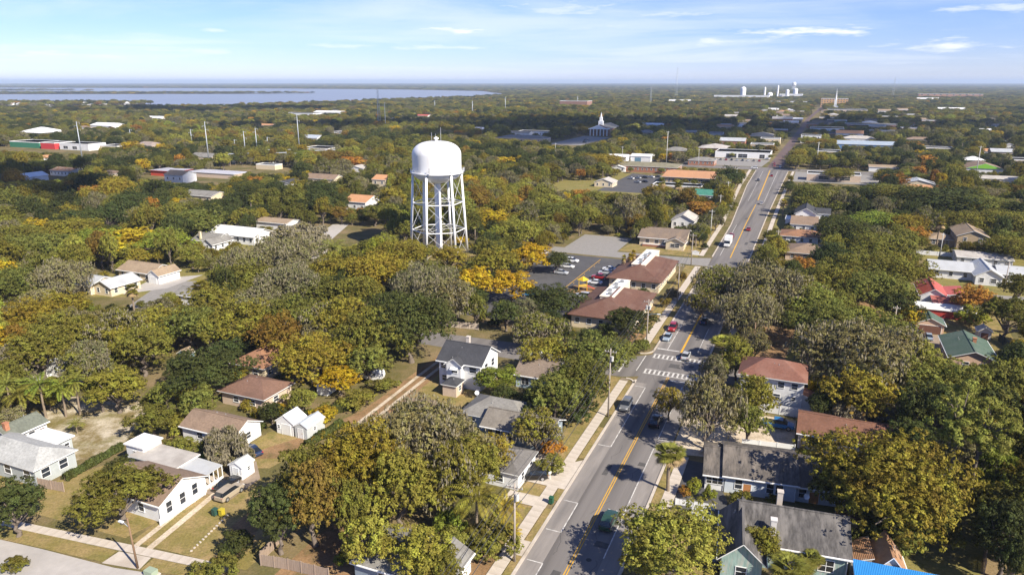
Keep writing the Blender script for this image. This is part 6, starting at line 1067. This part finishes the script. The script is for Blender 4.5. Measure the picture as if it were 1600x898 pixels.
RECT = np.array(CLEAR + [(a, b, c, d, h if a < 330 else h*1.3) for (a, b, c, d, h) in FOOT], float)   # far houses stand half sunk in the trees
def blocked(x, y, h, R, margin=.55):
    """a fill tree must not stand on, or stand between the viewpoint and, ground and roofs that the photograph shows"""
    bad = np.zeros(len(x), bool)
    for a in (0.0, .2, .3, .4, .5, .6, .7, .8, .9, .98):
        for (s0, s1, t0, t1, hb) in RECT:
            if a == 0: k = np.ones_like(x)
            else: k = (CAM_H-hb*.75)/(CAM_H - np.minimum(a*h, 50))
            ok = np.ones(len(x), bool) if a == 0 else (a*h >= hb*.75)
            X = x*k; Y = y*k; dx = X-OX; s = dx*EX[0]+Y*EX[1]; t = dx*RX[0]+Y*RX[1]; mg = R*(margin if a < .75 else margin*.6 if a < .85 else .1)
            bad |= ok & (s > s0-mg) & (s < s1+mg) & (t > t0-mg) & (t < t1+mg)
    return bad
def in_poly(x, y, P):
    c = np.zeros(len(x), bool); n_ = len(P)
    for i in range(n_):
        (x0, y0), (x1, y1) = P[i], P[(i+1) % n_]
        if y0 == y1: continue
        cr = ((y0 > y) != (y1 > y)) & (x < (x1-x0)*(y-y0)/(y1-y0)+x0); c ^= cr
    return c
def scatter(y0, y1, sp, hlo, hhi, rlo, rhi, keep):
    ys = np.arange(y0, y1, sp); out = []
    for y in ys:
        X = .80*y + 40; n_ = int(2*X/sp); out.append(np.stack([np.linspace(-X, X, n_), np.full(n_, y)], 1))
    A = np.concatenate(out); A += RNG.uniform(-.46, .46, A.shape)*sp; A = A[RNG.random(len(A)) < keep]; n_ = len(A)
    return A[:,0], A[:,1], RNG.uniform(hlo, hhi, n_), RNG.uniform(rlo, rhi, n_)
fx, fy, fh, fr = scatter(78, 620, 7.6, 6.8, 14.2, 3.3, 7.2, .93)
big = RNG.random(len(fx)) < .14; fr[big] *= 1.35; fh[big] *= 1.2
ok = ~blocked(fx, fy, fh, fr, .4); fx, fy, fh, fr = fx[ok], fy[ok], fh[ok], fr[ok]
HA = np.array([(a[0], a[1], a[3], a[2]) for a in HEROES]); ok = np.ones(len(fx), bool)
for (hx, hy, hr, hh) in HA:
    f = .62 if hh > 5 else .3
    ok &= np.hypot(fx-hx, fy-hy) > f*(hr+fr)
    # keep the view of the hero crown open
    k = (CAM_H-hh*.6)/(CAM_H-fh*.9); ok &= ~((np.hypot(fx*k-hx, fy*k-hy) < .55*hr + .45*fr) & (fh*.9 > hh*.6) & (fy < hy))
ok &= np.hypot(fx-TOWER[0], fy-TOWER[1]) > 15
fx, fy, fh, fr = fx[ok], fy[ok], fh[ok], fr[ok]
# thin out crowns that stand in one another
order = np.argsort(-fr); kept = []; cell = {}
for i in order:
    cxi, cyi = int(fx[i]//14), int(fy[i]//14); good = True
    for a in (-1,0,1):
        for b in (-1,0,1):
            for j in cell.get((cxi+a, cyi+b), ()):
                if math.hypot(fx[i]-fx[j], fy[i]-fy[j]) < .56*(fr[i]+fr[j]): good = False; break
    if good: kept.append(i); cell.setdefault((cxi, cyi), []).append(i)
kept = np.array(kept); fx, fy, fh, fr = fx[kept], fy[kept], fh[kept], fr[kept]
def underfill(y1, sp, hlo, hhi, rlo, rhi, keep, gap):
    """lower growth where a full-grown tree would hide what the photograph shows"""
    global fx, fy, fh, fr
    x, y, h, R = scatter(78, y1, sp, hlo, hhi, rlo, rhi, keep); q = ~blocked(x, y, h, R, .35); x, y, h, R = x[q], y[q], h[q], R[q]
    q = np.hypot(x-TOWER[0], y-TOWER[1]) > 14
    for (hx, hy, hr, hh) in HA: q &= np.hypot(x-hx, y-hy) > .5*hr + .4*R
    x, y, h, R = x[q], y[q], h[q], R[q]; ax, ay, ah, ar = list(fx), list(fy), list(fh), list(fr); cl = {}
    for i in range(len(ax)): cl.setdefault((int(ax[i]//14), int(ay[i]//14)), []).append(i)
    for i in range(len(x)):
        a, b = int(x[i]//14), int(y[i]//14)
        if any(math.hypot(x[i]-ax[j], y[i]-ay[j]) < gap*(R[i]+ar[j]) for da in (-1,0,1) for db in (-1,0,1) for j in cl.get((a+da, b+db), ())): continue
        cl.setdefault((a, b), []).append(len(ax)); ax.append(x[i]); ay.append(y[i]); ah.append(h[i]); ar.append(R[i])
    fx, fy, fh, fr = map(np.array, (ax, ay, ah, ar))
underfill(620, 6.0, 7.0, 10.0, 3.2, 4.6, .95, .6)
underfill(620, 4.6, 4.0, 6.5, 2.2, 3.4, .95, .62)
underfill(400, 3.4, 1.4, 2.8, 1.1, 2.0, .55, .75)
CK = ['ol','dk','go','br','gy','ye','or','ru','li']; 
def choose(x, y, h=10):
    if h < 3: return 'S', random.choice(['ol','br','go','dk','ol','li'])
    u = math.sin(x*.021+1.3)*math.cos(y*.017+.4) + random.gauss(0, .6); r = random.random()
    if random.random() < .17 + .1*math.sin(x*.013+y*.02): return 'M', 'gy' if random.random() < .6 else 'ol'
    if r < .016: return 'Y', 'or'
    if r < .05: return 'Y', 'ye'
    if r < .075: return 'C', 'ol'
    if r < .10: return 'P', 'ol'
    return 'O', ('dk' if u < -.5 else 'ol' if u < .25 else 'go' if u < .75 else 'br' if u < 1.2 else 'li' if random.random() < .4 else 'ru')
FILL = [(fx[i], fy[i], fh[i], fr[i], *choose(fx[i], fy[i], fh[i])) for i in range(len(fx))]
FILL = [(x, y, (h*.95 if sp == 'C' else h*1.45 if sp == 'P' else h), (2.0 if sp == 'C' else R), sp, ck) for (x, y, h, R, sp, ck) in FILL]
FILL.sort(key=lambda a: -(a[3]/a[1]))
NH = len(HEROES); NIND = 300 - sum(1 for a in HEROES if a[4] in 'OMYPB')  # the trees that show largest stand singly, the rest are the woodland
def offscreen(a): return abs(a[0]) > .735*a[1] + a[3]
vis = [a for a in FILL if not offscreen(a)]; SOLO = vis[:NIND]; rest = vis[NIND:] + [a for a in FILL if offscreen(a)]
TREES = []
for a in HEROES: TREES.append((plant(*a), a))
for a in SOLO: TREES.append((plant(*a), a))
print('trees', len(HEROES), len(SOLO), 'rest', len(rest))
# labels: colour, kind and place beside the nearest landmark, with the order of nearness where several share it
ORD = ['', ', second from it', ', third from it', ', fourth from it', ', fifth from it', ', sixth from it', ', seventh from it', ', eighth from it', ', ninth from it', ', tenth from it', ', eleventh from it', ', twelfth from it', ', thirteenth from it', ', fourteenth from it', ', fifteenth from it']
buck = {}
for o, a in TREES:
    x, y, h, R, sp, ck = a; d = [(math.hypot(x-mx_, y-my_), ph, mx_, my_) for ph, mx_, my_ in MARKS]; dist, ph, mx_, my_ = min(d)
    bx = (x/y - mx_/my_); dx = bx*my_; dy = math.hypot(x, y)-math.hypot(mx_, my_)
    rel = ('left of ' if dx < 0 else 'right of ') if abs(dx) > abs(dy)*.8 else ('in front of ' if dy < 0 else 'behind ')
    size = '' if sp in 'CFPB' else ('large ' if R > 7.2 else 'small ' if (R < 3.6 and sp != 'S') else '')
    buck.setdefault(size + CNAME[ck] + ' ' + NAMES[sp][1] + ' ' + rel + ph, []).append((dist, o))
for k, v in buck.items():
    v.sort(key=lambda q: q[0])
    for i, (dist, o) in enumerate(v):
        lab = k + ORD[min(i, 14)]; wl = lab.split(); o['label'] = ' '.join(wl[:16]); o['group'] = 'trees and shrubs of the neighbourhood'

# ---- hedges
for (label, pts, wd, h, sd) in HEDGES:
    rng = np.random.default_rng(200+sd); (sa, ta), (sb, tb) = pts; A = np.array(S(sa, ta)); Bv = np.array(S(sb, tb)); L_ = np.linalg.norm(Bv-A); n_ = int(L_*wd*260); f = rng.random(n_); dirv = (Bv-A)/L_; nrm = np.array([-dirv[1], dirv[0]])
    a = rng.uniform(0, math.pi, n_); rr = rng.uniform(.75, 1.05, n_)*(1+.15*np.sin(f*L_*1.3+sd)); off = np.cos(a)*wd*.55*rr; z = h*.25 + np.sin(a)*h*.72*rr
    P = np.stack([dirv[0]*f*L_ + nrm[0]*off, dirv[1]*f*L_ + nrm[1]*off, z*rng.uniform(.3, 1, n_)**.5], 1); nv = unit(np.stack([nrm[0]*np.cos(a), nrm[1]*np.cos(a), np.sin(a)],1) + rng.normal(size=(n_,3))*.4); u, v = perp(nv, rng); sz = rng.uniform(.12,.3,n_)
    root = thing('hedge', label, 'hedge', (A[0], A[1], 0)); o = put('foliage', quads_mesh('foliage', P, u*sz[:,None], v*(sz*.7)[:,None], LEAF), root); o.color = (.072,.078,.02,1)
    mb = MB()
    for k in range(int(L_/1.2)+1): q = min(L_, k*1.2); mb.tube((dirv[0]*q, dirv[1]*q, 0), (dirv[0]*q, dirv[1]*q, h*.7), .04, .02, 5)
    mb.build('stems', BARK, root)

# ---- the far woodland: one mass of trees to the horizon
def chunk(y0, y1, sp, hlo, hhi, rlo, rhi, keep, chk=True):
    x, y, h, R = scatter(y0, y1, sp, hlo, hhi, rlo, rhi, keep)
    if chk:
        q = ~blocked(x, y, h, R, .5); x, y, h, R = x[q], y[q], h[q], R[q]
    wet = in_poly(x, y, LAKE)
    for sp_ in SPITS: wet &= ~in_poly(x, y, sp_)
    q = ~wet; return x[q], y[q], h[q], R[q]
parts = [tuple(np.array([a[i] for a in rest]) for i in range(4))]; kinds = [np.array([{'O':0,'M':4,'Y':6,'P':7,'C':8,'S':9}.get(a[4], 0) for a in rest])]; tints = [np.array([COLS[a[5]] for a in rest])]
for (y0, y1, sp, hlo, hhi, rlo, rhi, kp, chk) in ((612,1350,10.5,7,14,4.5,8.0,.88,True),(612,1350,9.0,4,7,2.8,4.5,.7,True),(1350,2600,16,8,14,7,11,.85,True),(2600,5000,30,9,14,13,20,.85,True),(5000,11000,65,9,15,28,44,.8,False),(11000,24000,170,10,16,70,115,.8,False)):
    x, y, h, R = chunk(y0, y1, sp, hlo, hhi, rlo, rhi, kp, chk); parts.append((x, y, h, R)); c = [choose(a, b) for a, b in zip(x, y)]
    kinds.append(np.array([{'O':0,'M':4,'Y':6,'P':1,'C':2}.get(a[0], 0) for a in c])); tints.append(np.array([COLS[a[1]] for a in c]))
X, Y, Hh, Rr = (np.concatenate([p[i] for p in parts]) for i in range(4)); KD = np.concatenate(kinds); TI = np.concatenate(tints); n_ = len(X)
KD = np.where(KD == 0, RNG.integers(0, 4, n_), KD); TI = TI*RNG.uniform(.66, 1.32, (n_, 1))
plist = [('O',0),('O',1),('O',2),('O',3),('M',0),('M',1),('Y',0),('P',0),('C',0),('S',0)]
me = bpy.data.meshes.new('woodland'); me.vertices.add(n_); me.vertices.foreach_set('co', np.stack([X, Y, np.zeros(n_)], 1).astype(np.float32).ravel())
pr = np.array([[PROTO[s][i]['R'], PROTO[s][i]['H']] for s, i in plist])
def attr(nm, ty, arr, f): a = me.attributes.new(nm, ty, 'POINT'); a.data.foreach_set(f, arr.ravel())
attr('kind', 'INT', KD.astype(np.int32), 'value'); attr('turn', 'FLOAT', RNG.uniform(0, 6.28, n_).astype(np.float32), 'value'); attr('tint', 'FLOAT_COLOR', np.concatenate([TI, np.ones((n_,1))],1).astype(np.float32), 'color')
sx = Rr/pr[KD,0]; attr('size', 'FLOAT_VECTOR', np.stack([sx, sx*RNG.uniform(.8,1.25,n_), Hh/pr[KD,1]],1).astype(np.float32), 'vector')
wood = put('woodland', me); tag(wood, 'wooded town and countryside stretching to the horizon', 'woodland', kind='stuff')
ng = bpy.data.node_groups.new('woodland', 'GeometryNodeTree'); ng.interface.new_socket('Geometry', in_out='INPUT', socket_type='NodeSocketGeometry'); ng.interface.new_socket('Geometry', in_out='OUTPUT', socket_type='NodeSocketGeometry')
gn = ng.nodes; gl = ng.links; gi = gn.new('NodeGroupInput'); go = gn.new('NodeGroupOutput'); J = gn.new('GeometryNodeJoinGeometry'); m2p = gn.new('GeometryNodeMeshToPoints'); gl.new(gi.outputs[0], m2p.inputs['Mesh'])
def named(nm, ty): q = gn.new('GeometryNodeInputNamedAttribute'); q.data_type = ty; q.inputs['Name'].default_value = nm; return q.outputs['Attribute']
kd = named('kind', 'INT'); sz = named('size', 'FLOAT_VECTOR'); tn = named('turn', 'FLOAT'); cb = gn.new('ShaderNodeCombineXYZ'); gl.new(tn, cb.inputs[2]); e2r = gn.new('FunctionNodeEulerToRotation'); gl.new(cb.outputs[0], e2r.inputs[0])
for i, (s, v) in enumerate(plist):
    if not (KD == i).any(): continue
    jj = gn.new('GeometryNodeJoinGeometry')
    for part in ('crown', 'trunk', 'moss'):
        src = FIRST.get((s, v, part))
        if src is None: continue
        oi = gn.new('GeometryNodeObjectInfo'); oi.transform_space = 'ORIGINAL'; oi.inputs['Object'].default_value = src; out = oi.outputs['Geometry']
        if part == 'crown': smn = gn.new('GeometryNodeSetMaterial'); smn.inputs['Material'].default_value = LEAF_I; gl.new(out, smn.inputs['Geometry']); out = smn.outputs[0]
        gl.new(out, jj.inputs[0])
    g2i = gn.new('GeometryNodeGeometryToInstance'); gl.new(jj.outputs[0], g2i.inputs[0]); cmp = gn.new('FunctionNodeCompare'); cmp.data_type = 'INT'; cmp.operation = 'EQUAL'; gl.new(kd, cmp.inputs[2]); cmp.inputs[3].default_value = i
    iop = gn.new('GeometryNodeInstanceOnPoints'); gl.new(m2p.outputs[0], iop.inputs['Points']); gl.new(cmp.outputs[0], iop.inputs['Selection']); gl.new(g2i.outputs[0], iop.inputs['Instance']); gl.new(e2r.outputs[0], iop.inputs['Rotation']); gl.new(sz, iop.inputs['Scale']); gl.new(iop.outputs[0], J.inputs[0])
gl.new(J.outputs[0], go.inputs[0]); md = wood.modifiers.new('woodland', 'NODES'); md.node_group = ng
print('woodland points', n_)

# ================================================================ CLOUDS (fair-weather scraps whose shade lies across the town) AND AIR
CLOUDM = mat('cloud_white', (.85,.86,.88), 1.0, .03, .01, spec=0)
_n = CLOUDM.node_tree.nodes; _tr = _n.new('ShaderNodeBsdfTransparent'); _mx = _n.new('ShaderNodeMixShader'); _mx.inputs[0].default_value = .42   # thin cloud lets some sun through
CLOUDM.node_tree.links.new(_n['Principled BSDF'].outputs[0], _mx.inputs[1]); CLOUDM.node_tree.links.new(_tr.outputs[0], _mx.inputs[2]); CLOUDM.node_tree.links.new(_mx.outputs[0], _n['Material Output'].inputs[0])
def cloud(x, y, rx, ry, seed, alt=900.0):
    """cloud whose shadow falls around ground point (x, y)"""
    rng = random.Random(seed); k = alt/TOSUN.z; cx, cy = x + TOSUN.x*k, y + TOSUN.y*k; mb = MB()
    for i in range(26):
        a = rng.uniform(0, 6.28); f = math.sqrt(rng.random()); bx, by = math.cos(a)*f*rx, math.sin(a)*f*ry; r = (rx*ry)**.5*rng.uniform(.16, .34)*(1.1-.5*f); n0 = len(mb.v); z0 = rng.uniform(-.1, .4)*r
        mb.lathe([(r*math.sin(q), z0 - r*.42*math.cos(q)) for q in np.linspace(.02, 3.12, 9)], 14, c=(bx, by))
    o = mb.build('cloud', CLOUDM, None, (cx, cy, alt), smooth=True); o['kind'] = 'structure'
cloud(-10, 930, 330, 190, 1); cloud(250, 900, 200, 160, 2); cloud(-300, 415, 110, 70, 3); cloud(430, 1000, 260, 130, 5); cloud(-650, 1500, 300, 160, 6)
mb = MB(); mb.box(-46000, 46000, -46000, 46000, -1.0, 128.0); m, n, L, b = new_mat('haze_air'); n.remove(b); pv = n.new('ShaderNodeVolumePrincipled'); pv.inputs['Color'].default_value = (.66,.80,1.0,1); pv.inputs['Density'].default_value = 7.5e-5; pv.inputs['Anisotropy'].default_value = 0.0
L.new(pv.outputs[0], n['Material Output'].inputs['Volume']); hz = mb.build('haze', m); hz['kind'] = 'stuff'; hz['label'] = 'thin blue haze in the air over the town'
